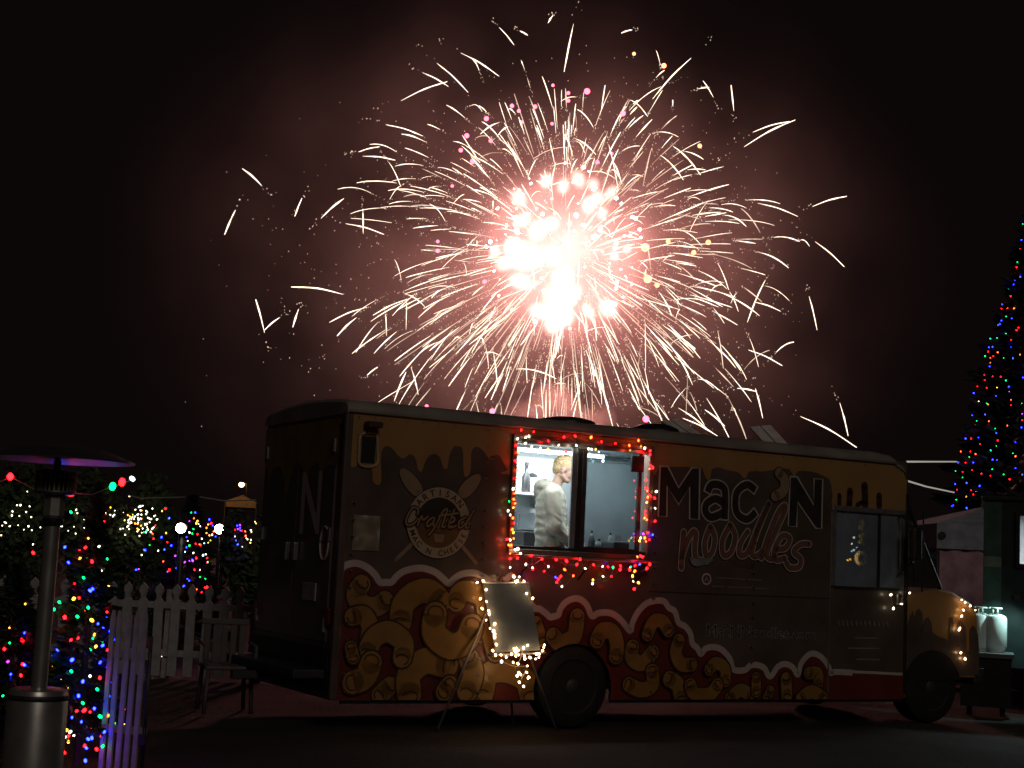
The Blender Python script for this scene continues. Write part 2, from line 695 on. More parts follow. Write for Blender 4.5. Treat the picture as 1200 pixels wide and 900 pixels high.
# ---- wrap graphics
def build_wrap():
    z2 = zs(290, 460, 3.75)
    z6 = zs(740, 500, 4.5)
    z4 = zs(560, 480, 4.092)
    # orange cheese band with drips
    low = [z2(p) for p in ((395, 255), (440, 262), (452, 318), (470, 328), (488, 312), (530, 322), (548, 345), (552, 390), (570, 405), (587, 390), (586, 300), (590, 255),
           (610, 235), (640, 250), (660, 275), (685, 290), (710, 272), (730, 278), (742, 305), (750, 340), (766, 345), (780, 305), (800, 277), (825, 270),
           (848, 288), (858, 326), (876, 334), (888, 275), (905, 240), (925, 236), (945, 252), (950, 355), (965, 370), (980, 340), (984, 260),
           (1008, 238), (1035, 255), (1060, 288), (1078, 294), (1105, 275))]
    low += [z4(p) for p in ((55, 225), (75, 240), (100, 222), (120, 250), (140, 288), (160, 312), (830, 312))]
    low += [z6(p) for p in ((125, 250), (150, 206), (200, 212), (355, 214), (378, 236), (394, 275), (414, 276), (424, 226), (460, 215), (500, 228), (560, 240), (588, 270),
            (606, 266), (622, 236), (690, 236), (745, 228), (825, 222), (858, 262), (880, 234), (960, 240), (1028, 268), (1048, 296), (1060, 360))]
    low += [(976, 592), (1000, 595), (1030, 598.5), (1068, 602)]
    lows = [(p.x, p.y) for p in spline(low, 4)]
    top = [(1068, 560), (1056, 549), (1048, 541), (900, 525), (750, 508), (600, 494), (500, 484), (395, 474)]
    outline = [S(*p) for p in lows] + [S(*p) for p in top]
    outline = [(min(p[0], u_door1 + 0.018), p[1]) for p in outline]
    sheet('cheese_drip_print', tri_polys(outline), 1, WRAP_ORANGE, truck)
    # dark printed gaps between the drips above the door
    zd = zs(960, 560, 6.43)
    for pts, wd in (([(150, 200), (150, 130)], 40), ([(225, 205), (230, 100)], 60), ([(345, 200), (340, 60)], 66), ([(450, 210), (450, 135)], 58), ([(285, 205), (320, 185)], 40)):
        sheet('dark_drip_print', ribbon(on_side(pts, zd), wd / 6.43 * PXM * 1.05), 2, WRAP_LINE, truck)
    # red cloud with a white outline
    zA, zB, zC = zs(390, 650, 5.0), zs(610, 690, 6.43), zs(780, 720, 5.714)
    top = [zA(p) for p in ((5, 130), (35, 95), (80, 60), (140, 50), (200, 75), (245, 115), (275, 160), (310, 162), (345, 160), (370, 130), (420, 95), (510, 78), (590, 98), (640, 135),
                           (680, 168), (710, 140), (760, 112), (830, 108), (880, 130), (960, 175), (1010, 150), (1060, 130))]
    top += [zB(p) for p in ((90, 130), (140, 150), (190, 185), (220, 212), (250, 208), (285, 195), (300, 150), (340, 100), (400, 74), (450, 80), (500, 125), (535, 205),
                            (580, 185), (640, 178), (700, 192), (760, 240), (825, 318), (840, 260), (880, 180), (940, 115), (1010, 90), (1080, 95))]
    top += [zC(p) for p in ((20, -45), (60, -20), (85, 55), (130, 80), (165, 130), (178, 195), (210, 225), (235, 265), (265, 230), (320, 218), (380, 240), (430, 300), (455, 370),
                            (530, 372), (560, 345), (610, 338), (660, 360), (685, 408), (710, 408), (750, 350), (800, 332), (850, 355), (885, 405), (905, 330), (950, 275), (990, 262),
                            (1040, 285), (1085, 340), (1110, 400), (1125, 385), (1250, 390))]
    pts = [(p.x, p.y) for p in spline(top, 4)]
    base = [S(p[0], p[1] + 2) for p in pts]
    body = base + [S(1062, 791), S(1062, 840), S(380, 840)]
    body = [(min(p[0], u_door1 + 0.018), p[1]) for p in body]
    red = tri_polys(body)
    sheet('red_cloud_print', red, 1, WRAP_RED, truck)
    sheet('cloud_outline_print', ribbon([S(*p) for p in pts], 7.5 * PXM, caps=False), 2, WRAP_WHITE, truck)
    # door sill stripe
    # macaroni: centre line, width
    macs = []
    for c, scl, lst in ((zA, 5.0, [
        ([(165, 175), (132, 235), (180, 295), (250, 305), (300, 270)], 95),
        ([(392, 390), (410, 290), (480, 225), (560, 215), (625, 270)], 118),
        ([(112, 362), (175, 355), (212, 420), (200, 500)], 86),
        ([(195, 570), (235, 485), (320, 450), (405, 510), (400, 600)], 100),
        ([(110, 745), (180, 715), (215, 630)], 110),
        ([(95, 540), (110, 600)], 60),
        ([(275, 820), (330, 770)], 90),
        ([(720, 275), (740, 225), (800, 215), (880, 260), (905, 400), (950, 570)], 100),
        ([(442, 820), (442, 700), (540, 620), (660, 645)], 125),
        ([(790, 610), (815, 700), (780, 800)], 110),
        ([(590, 350), (585, 460), (680, 535), (770, 500), (805, 420)], 125),
        ([(640, 800), (670, 760)], 90),
        ([(880, 810), (910, 700), (1010, 680), (1120, 730), (1150, 820)], 115),
        ([(980, 300), (1040, 260), (1100, 330)], 100)]),
        (zB, 6.43, [
        ([(110, 250), (150, 380)], 80),
        ([(235, 355), (290, 405), (390, 355), (415, 210)], 112),
        ([(562, 385), (600, 315), (680, 325), (712, 420), (705, 505)], 108),
        ([(940, 340), (985, 245), (1055, 245), (1095, 310)], 92),
        ([(840, 440), (835, 520), (910, 560), (990, 480)], 104),
        ([(810, 720), (900, 760), (985, 725), (985, 620)], 100)]),
        (zC, 5.714, [
        ([(80, 175), (60, 255), (95, 330), (165, 335)], 84),
        ([(15, 430), (70, 470), (90, 560)], 95),
        ([(280, 365), (320, 325), (380, 355), (388, 440)], 76),
        ([(150, 470), (180, 530), (280, 530), (330, 470)], 84),
        ([(430, 560), (500, 505), (570, 550)], 80),
        ([(600, 425), (600, 515)], 72),
        ([(670, 560), (690, 510)], 66),
        ([(795, 430), (800, 540)], 84),
        ([(945, 390), (1005, 395), (1005, 470)], 78),
        ([(890, 560), (960, 515), (1035, 560)], 84)])):
        for p, w in lst:
            macs.append((on_side(p, c, 6), 1.12 * w / scl * PXM, len(macs)))
    for line, w, i in macs:
        lay = 4 + (i % 6) * 3
        mo = sheet('macaroni_print', ribbon(line, w), lay + 1, PASTA if i % 3 else PASTA_PALE, truck)
        sheet('outline', ribbon(line, w + 4.2 * PXM), lay, WRAP_LINE, mo)
        # open tube ends: a dark curl at each end
        for e, nx in ((0, 2), (-1, -3)):
            a = Vector(line[e])
            t = (a - Vector(line[nx])).normalized()
            nrm = Vector((-t.y, t.x))
            curl = []
            for k in range(7):
                th = math.pi * 1.25 * k / 6 + (0.4 if i % 2 else 2.0) + i
                curl.append(tuple(a + t * (w * 0.10) + nrm * (w * 0.34 * math.cos(th)) + t * (w * 0.24 * math.sin(th))))
            sheet('tube_end', ribbon(curl, 1.6 * PXM), lay + 2, WRAP_LINE, mo)
    # red sill under the door, white line over it
    a, b = S(977, 786), S(1058, 790)
    sheet('sill_stripe_print', ribbon([a, (u_door1, b[1])], 3.5 * PXM, False), 3, WRAP_GREY, truck)


build_wrap()


# ---- lettering
def text_polys(s, offset=0.0, resolution=4):
    cu = bpy.data.curves.new('t', 'FONT')
    cu.body = s
    cu.fill_mode = 'FRONT'
    cu.offset = offset
    cu.resolution_u = resolution
    ob = bpy.data.objects.new('t', cu)
    C.objects.link(ob)
    dg = bpy.context.evaluated_depsgraph_get()
    me = bpy.data.meshes.new_from_object(ob.evaluated_get(dg))
    polys = [[(me.vertices[i].co.x, me.vertices[i].co.y) for i in p.vertices] for p in me.polygons]
    bpy.data.objects.remove(ob)
    bpy.data.curves.remove(cu)
    bpy.data.meshes.remove(me)
    return polys


def text_bounds(polys):
    xs = [p[0] for q in polys for p in q]
    ys = [p[1] for q in polys for p in q]
    return min(xs), max(xs), min(ys), max(ys)


def text_quad(name, s, quad, m_fill, m_line, layer, off_in, off_out, parent=None, w=0.0):
    """quad = TL, TR, BR, BL photo pixels of the text's own bounds"""
    fill = text_polys(s, off_in)
    x0, x1, y0, y1 = text_bounds(fill)
    TL, TR, BR, BL = [Vector(S(*q, w)) for q in quad]

    def mp(p):
        s_, t_ = (p[0] - x0) / (x1 - x0), (p[1] - y0) / (y1 - y0)
        return tuple(BL.lerp(BR, s_).lerp(TL.lerp(TR, s_), t_))
    o = sheet(name, [[mp(p) for p in q] for q in fill], layer + 1, m_fill, parent or truck, w=w)
    if m_line:
        sheet('outline', [[mp(p) for p in q] for q in text_polys(s, off_out)], layer, m_line, o, w=w)
    return o


def build_lettering():
    z6 = zs(740, 500, 4.5)
    M_ = [(148, 208), (190, 210), (246, 322), (316, 216), (358, 219), (354, 490), (304, 486), (304, 318), (246, 412), (186, 312), (184, 474), (138, 472)]
    N_ = [(834, 262), (872, 266), (958, 412), (960, 274), (1006, 278), (1000, 538), (968, 535), (874, 398), (868, 528), (824, 524)]
    for pl in (M_, N_):
        q = on_side(pl, z6)
        o = sheet('lettering', tri_polys(q), 3, WRAP_BLACK, truck)
        sheet('outline', ribbon(q + [q[0]], 10 / 4.5 * PXM), 4, WRAP_GREY, o)
    for strokes in ([[(398, 345), (412, 312), (440, 304), (475, 316), (490, 352), (488, 488)], [(486, 408), (440, 380), (392, 408), (388, 450), (420, 478), (486, 450)]],
                    [[(650, 335), (606, 306), (556, 340), (544, 400), (556, 460), (606, 488), (652, 450)]]):
        for st in strokes:
            ln = on_side(st, z6, 6)
            o = sheet('lettering', ribbon(ln, 42 / 4.5 * PXM, False), 6, WRAP_BLACK, truck)
            e0, e1 = Vector(ln[0]), Vector(ln[-1])
            d0, d1 = (e0 - Vector(ln[1])).normalized() * 0.016, (e1 - Vector(ln[-2])).normalized() * 0.016
            sheet('outline', ribbon([tuple(e0 + d0)] + list(ln) + [tuple(e1 + d1)], 58 / 4.5 * PXM, False), 5, WRAP_GREY, o)
    z6 = zs(740, 500, 4.5)
    apo = on_side([(775, 245), (805, 285), (795, 340), (755, 365)], z6, 6)
    o = sheet('macaroni_apostrophe', ribbon(apo, 62 / 4.5 * PXM), 6, WRAP_TAN, truck)
    sheet('outline', ribbon(apo, 74 / 4.5 * PXM), 5, WRAP_LINE, o)
    z = zs(760, 580, 6.0)
    strokes = [
        [(240, 262), (228, 400), (222, 510)], [(226, 440), (262, 330), (305, 258), (326, 280), (316, 380), (332, 455), (400, 462)],
        [(425, 226), (388, 330), (398, 425), (440, 400), (458, 300), (430, 228)], [(565, 214), (512, 320), (520, 422), (572, 400), (602, 290), (568, 214)],
        [(690, 258), (640, 340), (634, 420), (690, 400), (760, 230), (838, 62)], [(838, 62), (760, 250), (718, 400), (745, 432), (790, 400)],
        [(785, 440), (830, 300), (900, 130), (945, 76), (950, 110), (880, 270), (822, 410), (850, 450), (880, 430)],
        [(890, 380), (955, 372), (985, 305), (930, 288), (880, 380), (884, 455), (950, 445)], [(1122, 345), (1062, 348), (1012, 400), (1062, 450), (1050, 505), (990, 512), (962, 480)]]
    par = None
    for st in strokes:
        ln = on_side(st, z, 6)
        o = sheet('script_lettering', ribbon(ln, 34 / 6 * PXM), 10, WRAP_PINK, truck)
        sheet('outline', ribbon(ln, 58 / 6 * PXM), 8, WRAP_GREY, o)
        sheet('outline', ribbon(ln, 40 / 6 * PXM), 9, WRAP_LINE, o)
    # tan swash below
    sheet('swash_print', ribbon(on_side([(560, 430), (640, 480), (740, 500)], z, 5), 46 / 6 * PXM), 2, mat('swash', (0.10, 0.055, 0.03), 0.5), truck)
    sheet('ice_swash_print', ribbon(on_side([(290, 450), (330, 475), (430, 455)], z, 5), [9 * PXM * (0.4 + 0.6 * math.sin(math.pi * (k + .5) / 11)) for k in range(11)]), 11, mat('swash_blue', (0.20, 0.24, 0.24), 0.5), truck)
    # small round badge and two lines of small print (illegible in the photograph)
    c = S(827.5, 678.5)
    ring = [(c[0] + 6.2 * PXM * math.cos(t * math.pi / 12), c[1] + 6.2 * PXM * math.sin(t * math.pi / 12)) for t in range(25)]
    o = sheet('badge_print', ribbon(ring, 2.2 * PXM, False), 3, WRAP_GREY, truck)
    sheet('badge_mark', ribbon([(c[0] - 2 * PXM, c[1] - 2 * PXM), (c[0], c[1] + 2.5 * PXM), (c[0] + 2 * PXM, c[1] - 2 * PXM)], 1.2 * PXM), 3, WRAP_GREY, o)
    for x0, x1, y0, y1 in ((840, 872, 677, 679), (876, 892, 679, 680), (834, 848, 687, 687.6), (852, 901, 687.8, 690)):
        sheet('small_print', ribbon([S(x0, y0), S(x1, y1)], 1.3 * PXM, False), 3, mat('small_print', (0.22, 0.19, 0.15), 0.5), truck)
    text_quad('web_address', 'MacNNoodles.com', ((828, 731.5), (955, 738.5), (955, 749), (828, 746)), WRAP_BLACK, mat('url_grey', (0.36, 0.32, 0.29), 0.5), 3, 0.0, 0.03)
    # phone number and three lines on the door, unreadable in the photograph: short pale dashes
    for g0, g1 in ((982, 999), (1003, 1021), (1024, 1040)):
        x = g0
        while x < g1:
            sheet('small_print', ribbon([S(x, 728 + (x - 982) * 0.02), S(x + 1.0, 732 + (x - 982) * 0.02)], 3.0 * PXM), 3, mat('small_print2', (0.20, 0.19, 0.18), 0.5), truck)
            x += 5
    for x0, x1, y in ((1001, 1028, 747.5), (993, 1030, 759.5), (1003, 1030, 772.5)):
        sheet('small_print', ribbon([S(x0, y), S(x1, y + 0.6)], 2.0 * PXM, False), 3, MATS['small_print2'], truck)
    # round emblem with crossed wooden spoons
    z8 = zs(450, 540, 6.92)
    s8 = PXM / 6.92 * 1.0
    for a, b, h0 in (((175, 120), (268, 240), (742, 828)), ((735, 160), (640, 260), (96, 800))):
        A_, B_ = Vector(a), Vector(b)
        dv = B_ - A_
        sp = on_side([A_ - dv * 0.42, A_, A_ + dv * 0.5, B_, B_ + dv * 0.25], z8, 5)
        n = len(sp)
        wd = [(112 * max(0.03, math.sin(math.pi * (0.03 + 0.90 * i / (n - 1)))) ** 0.62) * s8 for i in range(n)]
        o = sheet('spoon_print', ribbon(sp, wd, False), 3, WRAP_TAN, truck)
        sheet('outline', ribbon(sp, [x + 14 * s8 for x in wd], False), 2, WRAP_BLACK, o)
        sheet('handle_print', ribbon(on_side([b, h0], z8, 1), 30 * s8), 4, WRAP_TAN, o)
    cu, cz = S(*z8((440, 502)))
    ro, ri = 39.3 * PXM * 0.985, 27.6 * PXM

    def circ(r, n=40):
        return [(cu + r * math.cos(2 * math.pi * k / n), cz + r * math.sin(2 * math.pi * k / n)) for k in range(n)]
    emb = sheet('emblem_disc', [circ(ri + 0.01)], 5, WRAP_BLACK, truck)
    sheet('emblem_ring', ribbon(circ((ro + ri) / 2, 48) + [circ((ro + ri) / 2, 48)[0]], ro - ri, False), 6, WRAP_CREAM, emb)
    sheet('ring_edge', ribbon(circ(ro, 48) + [circ(ro, 48)[0]], 1.6 * PXM, False), 5, WRAP_BLACK, emb)
    # cheese glow and pot inside the ring
    low = [p for p in circ(ri - 0.004) if p[1] < cz + 0.01] 
    sheet('cheese_print', [low], 7, mat('emblem_cheese', (0.16, 0.075, 0.02), 0.5), emb)
    sheet('steam_print', ribbon(on_side([(520, 440), (450, 500), (440, 560)], z8, 6), [70 * s8, 90 * s8, 80 * s8, 60 * s8, 60 * s8, 60 * s8, 50 * s8, 50 * s8, 50 * s8, 40 * s8, 40 * s8, 40 * s8, 30 * s8]), 8, mat('emblem_amber', (0.30, 0.13, 0.02), 0.5), emb)
    pot = on_side([(395, 590), (485, 600), (470, 660), (408, 660)], z8)
    sheet('pot_print', tri_polys(pot), 9, WRAP_TAN, emb)
    # ring letters
    def ring_text(s, a0, a1, r, size, flip):
        for i, ch in enumerate(s):
            if ch == ' ':
                continue
            a = a0 + (a1 - a0) * i / (len(s) - 1)
            pl = text_polys(ch, 0.012, 3)
            x0, x1, y0, y1 = text_bounds(pl)
            mx, my = (x0 + x1) / 2, 0.36
            ca, sa = math.cos(a), math.sin(a)
            out = []
            for q in pl:
                o2 = []
                for p in q:
                    x, y = (p[0] - mx) * size, (p[1] - my) * size
                    if flip:
                        # bottom arc: upright reading, letter tops toward the centre
                        X = cu + (r - y) * ca + x * (-sa)
                        Z = cz + (r - y) * sa + x * ca
                    else:
                        X = cu + (r + y) * ca + x * sa
                        Z = cz + (r + y) * sa - x * ca
                    o2.append((X, Z))
                out.append(o2)
            sheet('ring_letter', out, 8, WRAP_LINE, emb)
    rm = (ro + ri) / 2
    ring_text('ARTISAN', R(140), R(42), rm, 8.2 * PXM * 1.25, False)
    ring_text('MAC N CHEESE', R(-158), R(-22), rm, 7.0 * PXM * 1.25, True)
    for st in ([(262, 432), (268, 392), (222, 382), (172, 470), (180, 520), (232, 508), (268, 470)], [(262, 525), (296, 448), (308, 480), (345, 452)],
               [(388, 458), (345, 490), (342, 532), (384, 505), (402, 458), (390, 528), (420, 508)], [(352, 604), (400, 540), (468, 412), (500, 388)],
               [(505, 396), (462, 532), (490, 528)], [(560, 396), (512, 532), (540, 528)], [(436, 448), (592, 424)],
               [(522, 510), (562, 482), (552, 458), (520, 490), (526, 542), (574, 526)], [(652, 458), (602, 490), (600, 542), (640, 520), (722, 398)], [(700, 440), (650, 536), (682, 540)]):
        ln = on_side(st, z8, 5)
        o = sheet('script_lettering', ribbon(ln, 13 * s8), 12, WRAP_TAN, emb)
        sheet('outline', ribbon(ln, 34 * s8), 11, WRAP_LINE, o)


build_lettering()


# ---- side fittings
def build_side_fittings():
    # porthole vent frame with hood
    z2 = zs(290, 460, 3.75)
    fr = on_side([(497, 186), (560, 180), (568, 250), (562, 318), (492, 318), (488, 250)], z2, 4, True)
    tube('vent_frame', [(p[0], -0.015, p[1]) for p in fr] + [(fr[0][0], -0.015, fr[0][1])], 0.014, WRAP_CREAM, truck)
    a, b = S(*z2((503, 192))), S(*z2((556, 312)))
    box('vent_opening', (a[0], b[0], -0.010, -0.006, b[1], a[1]), BLACK, truck)
    p0, p1 = S(*z2((508, 128))), S(*z2((570, 160)))
    # work light over the vent
    wlm = mat('rust_brown', (0.05, 0.018, 0.012), 0.6)
    box('work_light', (p0[0], p1[0], -0.14, -0.02, p1[1], p0[1]), wlm, truck, bevel=0.01)
    tube('work_light_arm', [(p0[0] + 0.03, -0.08, p1[1]), (p0[0] + 0.03, -0.01, p1[1] - 0.04)], 0.012, wlm, truck)
    # dented stainless service hatch
    a, b = S(414, 603), S(443, 646)
    n = 12
    vs, fs = [], []
    for j in range(n + 1):
        for i in range(n + 1):
            u = a[0] + (b[0] - a[0]) * i / n
            z = b[1] + (a[1] - b[1]) * j / n
            d = 0 if i in (0, n) or j in (0, n) else 0.016 * mnoise.noise(Vector((u * 6, z * 6, 3))) + 0.006 * mnoise.noise(Vector((u * 17, z * 17, 1)))
            vs.append((u, -0.014 + d, z))
    for j in range(n):
        for i in range(n):
            q = j * (n + 1) + i
            fs.append((q, q + 1, q + n + 2, q + n + 1))
    link_mesh('service_hatch', pymesh('service_hatch', vs, fs, True), mat('hatch_metal', (0.62, 0.56, 0.42), 0.32, 0.75), truck)
    # horizontal rub rail and panel seams
    for (x0, y0), (x1, y1) in (((395, 683), (560, 685)), ((760, 693), (972, 700))):
        p, q = S(x0, y0), S(x1, y1)
        box('seam_strip', (p[0], q[0], -0.0035, -0.001, p[1] - 0.006, p[1] + 0.004), WRAP_BLACK, truck)
    for px in (972, 1061):
        u = S(px, 690)[0]
        box('door_seam', (u - 0.008, u + 0.008, -0.075 if False else -0.012, -0.001, Z_B + 0.02, S(px, 596)[1]), ALU, truck)
    # rivets along the rear corner trim
    box('corner_trim', (-0.02, 0.06, -0.006, 0.06, Z_B, Z_T - 0.02), WRAP_DARK, truck, bevel=0.02)
    box('side_skirt', (0.1, arch_c[0] - arch_r - 0.02, 0.02, 0.06, Z_B - 0.03, Z_B), BLACK, truck)
    box('side_skirt', (arch_c[0] + arch_r + 0.02, u_door1, 0.02, 0.06, Z_B - 0.03, Z_B), BLACK, truck)


build_side_fittings()


def build_rivets():
    bm = bmesh.new()
    spots = [(0.10 + 0.16 * k, Z_T - 0.075) for k in range(38)]
    for u in (0.10, 1.42, wu0 - 0.30, wu1 + 0.12, 4.55):
        spots += [(u, Z_B + 0.08 + 0.15 * k) for k in range(17)]
    for u, z in spots:
        inside = wu0 - 0.06 < u < wu1 + 0.06 and wz0 - 0.06 < z < wz1 + 0.06
        if inside or math.hypot(u - arch_c[0], z - arch_c[1]) < arch_r + 0.02:
            continue
        q = [bm.verts.new((u + 0.009 * math.cos(a), -0.0055 if z > 2.0 else -0.044, z + 0.009 * math.sin(a))) for a in (0.5, 1.76, 3.0, 4.27, 5.5)]
        r = [bm.verts.new((v.co.x, 0.0, v.co.z)) for v in q]
        bm.faces.new(q)
        for i in range(5):
            bm.faces.new((q[i], q[(i + 1) % 5], r[(i + 1) % 5], r[i]))
    o = from_bm('rivets', bm, mat('rivet', (0.20, 0.16, 0.13), 0.4, 0.5), truck)
    o['kind'] = 'stuff'


build_rivets()


# ---- serving window and kitchen
def build_window():
    t = 0.045
    fw = truck
    for nm, dims in (('window_frame', (wu0 - t, wu1 + t, -0.05, 0.06, wz1, wz1 + t)), ('window_frame', (wu0 - t, wu0, -0.05, 0.06, wz0, wz1)),
                     ('window_frame', (wu1, wu1 + t, -0.05, 0.06, wz0, wz1)), ('window_frame', (wu0 - t, wu1 + t, -0.05, 0.06, wz0 - t, wz0))):
        box(nm, dims, mat('frame_bronze', (0.20, 0.13, 0.10), 0.45, 0.6), truck, bevel=0.006)
    um = S(676, 585)[0]
    um2 = S(684, 585)[0]
    box('window_track', (wu0, wu1, -0.01, 0.055, wz1 - 0.035, wz1 - 0.002), ALU, truck)
    box('window_track', (wu0, wu1, -0.01, 0.055, wz0 + 0.002, wz0 + 0.03), BLACKP, truck)
    # sliding sash, parked over the front half
    sash = box('sash_stile', (um, um + 0.05, 0.0, 0.03, wz0 + 0.03, wz1 - 0.035), BLACKP, truck)
    box('sash_stile', (um - 0.06, um - 0.004, 0.008, 0.028, wz0 + 0.03, wz1 - 0.035), mat('sash_grey', (0.35, 0.40, 0.42), 0.35, 0.6), truck)
    box('sash_stile', (um + 0.055, um + 0.10, 0.0, 0.03, wz0 + 0.03, wz1 - 0.035), mat('sash_dark', (0.07, 0.07, 0.075), 0.4, 0.4), truck)
    box('sash_stile', (wu1 - 0.10, wu1 - 0.06, 0.0, 0.03, wz0 + 0.03, wz1 - 0.035), BLACKP, truck)
    box('sash_rail', (um + 0.10, wu1 - 0.10, 0.0, 0.03, wz0 + 0.03, wz0 + 0.055), BLACKP, truck)
    box('window_pane', (um + 0.10, wu1 - 0.10, 0.012, 0.016, wz0 + 0.055, wz1 - 0.036), glass('sash_glass', (0.75, 0.82, 0.84), 0.02), truck)
    box('window_latch', (wu1 - 0.19, wu1 - 0.05, -0.02, 0.012, wz1 - 0.22, wz1 - 0.06), BLACKP, truck, bevel=0.008)
    # serving shelf below
    sh = box('serving_shelf', (wu0 - 0.02, wu1 + 0.02, -0.26, -0.052, wz0 - 0.075, wz0 - 0.05), mat('shelf_steel', (0.45, 0.36, 0.30), 0.35, 0.8), truck, bevel=0.004)
    for u in (wu0 + 0.1, (wu0 + wu1) / 2, wu1 - 0.1):
        tube('shelf_bracket', [(u, -0.24, wz0 - 0.078), (u, -0.01, wz0 - 0.26)], 0.012, DARKM, truck)
    return um


UM = build_window()


def build_kitchen():
    # inner walls of the box body
    box('kitchen_back_wall', (0.06, 5.4, W_B - 0.10, W_B - 0.056, 0.71, Z_T - 0.065), KWALL, truck)
    box('kitchen_rear_wall', (0.056, 0.10, 0.06, W_B - 0.11, 0.71, Z_T - 0.065), KWALL, truck)
    box('cab_partition', (5.35, 5.39, 0.06, W_B - 0.11, 0.71, Z_T - 0.065), KGREY, truck)
    box('kitchen_floor', (0.11, 5.34, 0.06, W_B - 0.11, 0.702, 0.715), KGREY, truck)
    # hood along the back, upper cabinet with a seam
    w = W_B - 0.45
    a, b = S(604, 577, w), S(650, 579, w)
    shelf = thing('wall_shelf', 'white wall shelf behind the worker inside the truck kitchen', 'shelf', truck.matrix_basis @ Vector((0, 0, 0)))
    shelf.location = T_ORG
    shelf.rotation_euler = (0, 0, T_YAW)
    box('shelf_board', (a[0] - 0.6, b[0], w, W_B - 0.102, a[1] - 0.015, a[1] + 0.01), mat('shelf_white', (0.85, 0.87, 0.88), 0.4), shelf)
    for u in (a[0] - 0.3, b[0] - 0.1):
        box('bracket', (u, u + 0.02, w + 0.05, W_B - 0.103, a[1] - 0.15, a[1] - 0.016), STEEL, shelf)
    # dark bottle and pale jug on the shelf
    def lathe_thing(name, label, cat, px, w, prof, m):
        t = thing(name, label, cat)
        u = S(px, 577, w)[0]
        t.location = T_M @ Vector((u, w, a[1] + 0.011))
        bm = bmesh.new()
        add_lathe(bm, prof, 16)
        from_bm('body', bm, m, t, smooth=True)
        return t
    t = lathe_thing('bottle', 'dark tall bottle standing on the kitchen wall shelf', 'bottle', 616, w + 0.12, [(0.045, 0), (0.048, 0.02), (0.048, 0.17), (0.02, 0.23), (0.018, 0.29)], BLACKP)
    lathe('cap', [(0.024, 0.29), (0.024, 0.33)], BLACKP, t, 12)
    t = lathe_thing('jug', 'pale squat jug with dark lid on the kitchen wall shelf', 'jug', 623, w + 0.14, [(0.06, 0), (0.065, 0.02), (0.065, 0.13), (0.05, 0.17)], mat('jug_white', (0.6, 0.6, 0.58), 0.4))
    lathe('lid', [(0.055, 0.171), (0.055, 0.20), (0.02, 0.22)], BLACKP, t, 12)
    # fridge beside the worker (seen through the closed half of the window)
    f = thing('refrigerator', 'grey steel refrigerator behind the closed half of the serving window', 'refrigerator', T_ORG, T_YAW)
    u0, u1 = S(684, 590, 0.75)[0], S(775, 590, 0.75)[0]
    box('cabinet', (u0, u1, 0.78, 1.5, 0.716, Z_T - 0.2), KGREY, f, bevel=0.012)
    box('door', (u0 + 0.02, u1 - 0.02, 0.745, 0.776, 0.80, Z_T - 0.23), KGREY, f, bevel=0.012)
    box('handle', (u0 + 0.07, u0 + 0.10, 0.71, 0.742, 1.5, 1.75), STEEL, f, bevel=0.008)
    # counter inside the window with small things on it
    ct = thing('prep_counter', 'steel prep counter just inside the serving window', 'counter', T_ORG, T_YAW)
    box('worktop', (UM + 0.03, wu1 + 0.5, 0.10, 0.58, wz0 - 0.035, wz0 - 0.005), STEEL, ct)
    for u in (UM + 0.06, wu1 + 0.4):
        for y in (0.14, 0.52):
            box('leg', (u, u + 0.04, y, y + 0.04, 0.716, wz0 - 0.036), STEEL, ct)
    def small(name, label, cat, px, w, h, r, m, prof=None):
        t = thing(name, label, cat)
        u = S(px, 640, w)[0]
        t.location = T_M @ Vector((u, w, wz0 - 0.004))
        bm = bmesh.new()
        add_lathe(bm, prof or [(r, 0), (r, h * 0.6), (r * 0.7, h * 0.8), (r * 0.25, h)], 14)
        from_bm('body', bm, m, t, smooth=True)
        lathe('cap', [(r * 0.3, h), (r * 0.3, h * 1.12)], BLACKP, t, 10)
        return t
    dk = mat('grey_plastic', (0.10, 0.10, 0.105), 0.45)
    small('sauce_bottle', 'dark sauce bottle beside the worker on the prep counter', 'bottle', 693, 0.3, 0.20, 0.035, dk)
    small('pepper_pot', 'small round pot in front of the refrigerator on the counter', 'pot', 702, 0.35, 0.13, 0.05, dk)
    small('squeeze_bottle', 'grey squeeze bottle next to the receipt printer', 'bottle', 715, 0.3, 0.19, 0.035, mat('grey_plastic2', (0.2, 0.2, 0.2), 0.45))
    t = thing('receipt_printer', 'boxy grey receipt printer on the prep counter', 'printer')
    t.location = T_M @ Vector((S(722, 640, 0.25)[0], 0.25, wz0 - 0.004))
    t.rotation_euler = (0, 0, T_YAW + 0.2)
    box('body', (-0.11, 0.11, -0.08, 0.10, 0, 0.13), dk, t, bevel=0.015)
    box('paper', (-0.04, 0.04, -0.02, -0.017, 0.131, 0.19), WHITE, t)
    t = thing('food_tray', 'shallow pale foil tray on the prep counter', 'tray')
    t.location = T_M @ Vector((S(742, 645, 0.2)[0], 0.2, wz0 - 0.004))
    t.rotation_euler = (0, 0, T_YAW)
    bm = bmesh.new()
    add_lathe(bm, [(0.13, 0.0), (0.17, 0.045), (0.175, 0.045), (0.16, 0.03), (0.125, 0.008)], 20)
    from_bm('tray_body', bm, STEEL, t, smooth=True)
    # black appliance box and pale cabinet behind the worker
    w2 = 1.35
    a2, b2 = S(614, 628, w2), S(648, 628, w2)
    t = thing('cabinet', 'pale steel base cabinet along the kitchen back wall', 'cabinet', T_ORG, T_YAW)
    zc = S(625, 640, w2)[1]
    box('carcass', (a2[0] - 0.5, b2[0] + 0.35, w2 - 0.1, W_B - 0.105, 0.716, zc), KWALL, t)
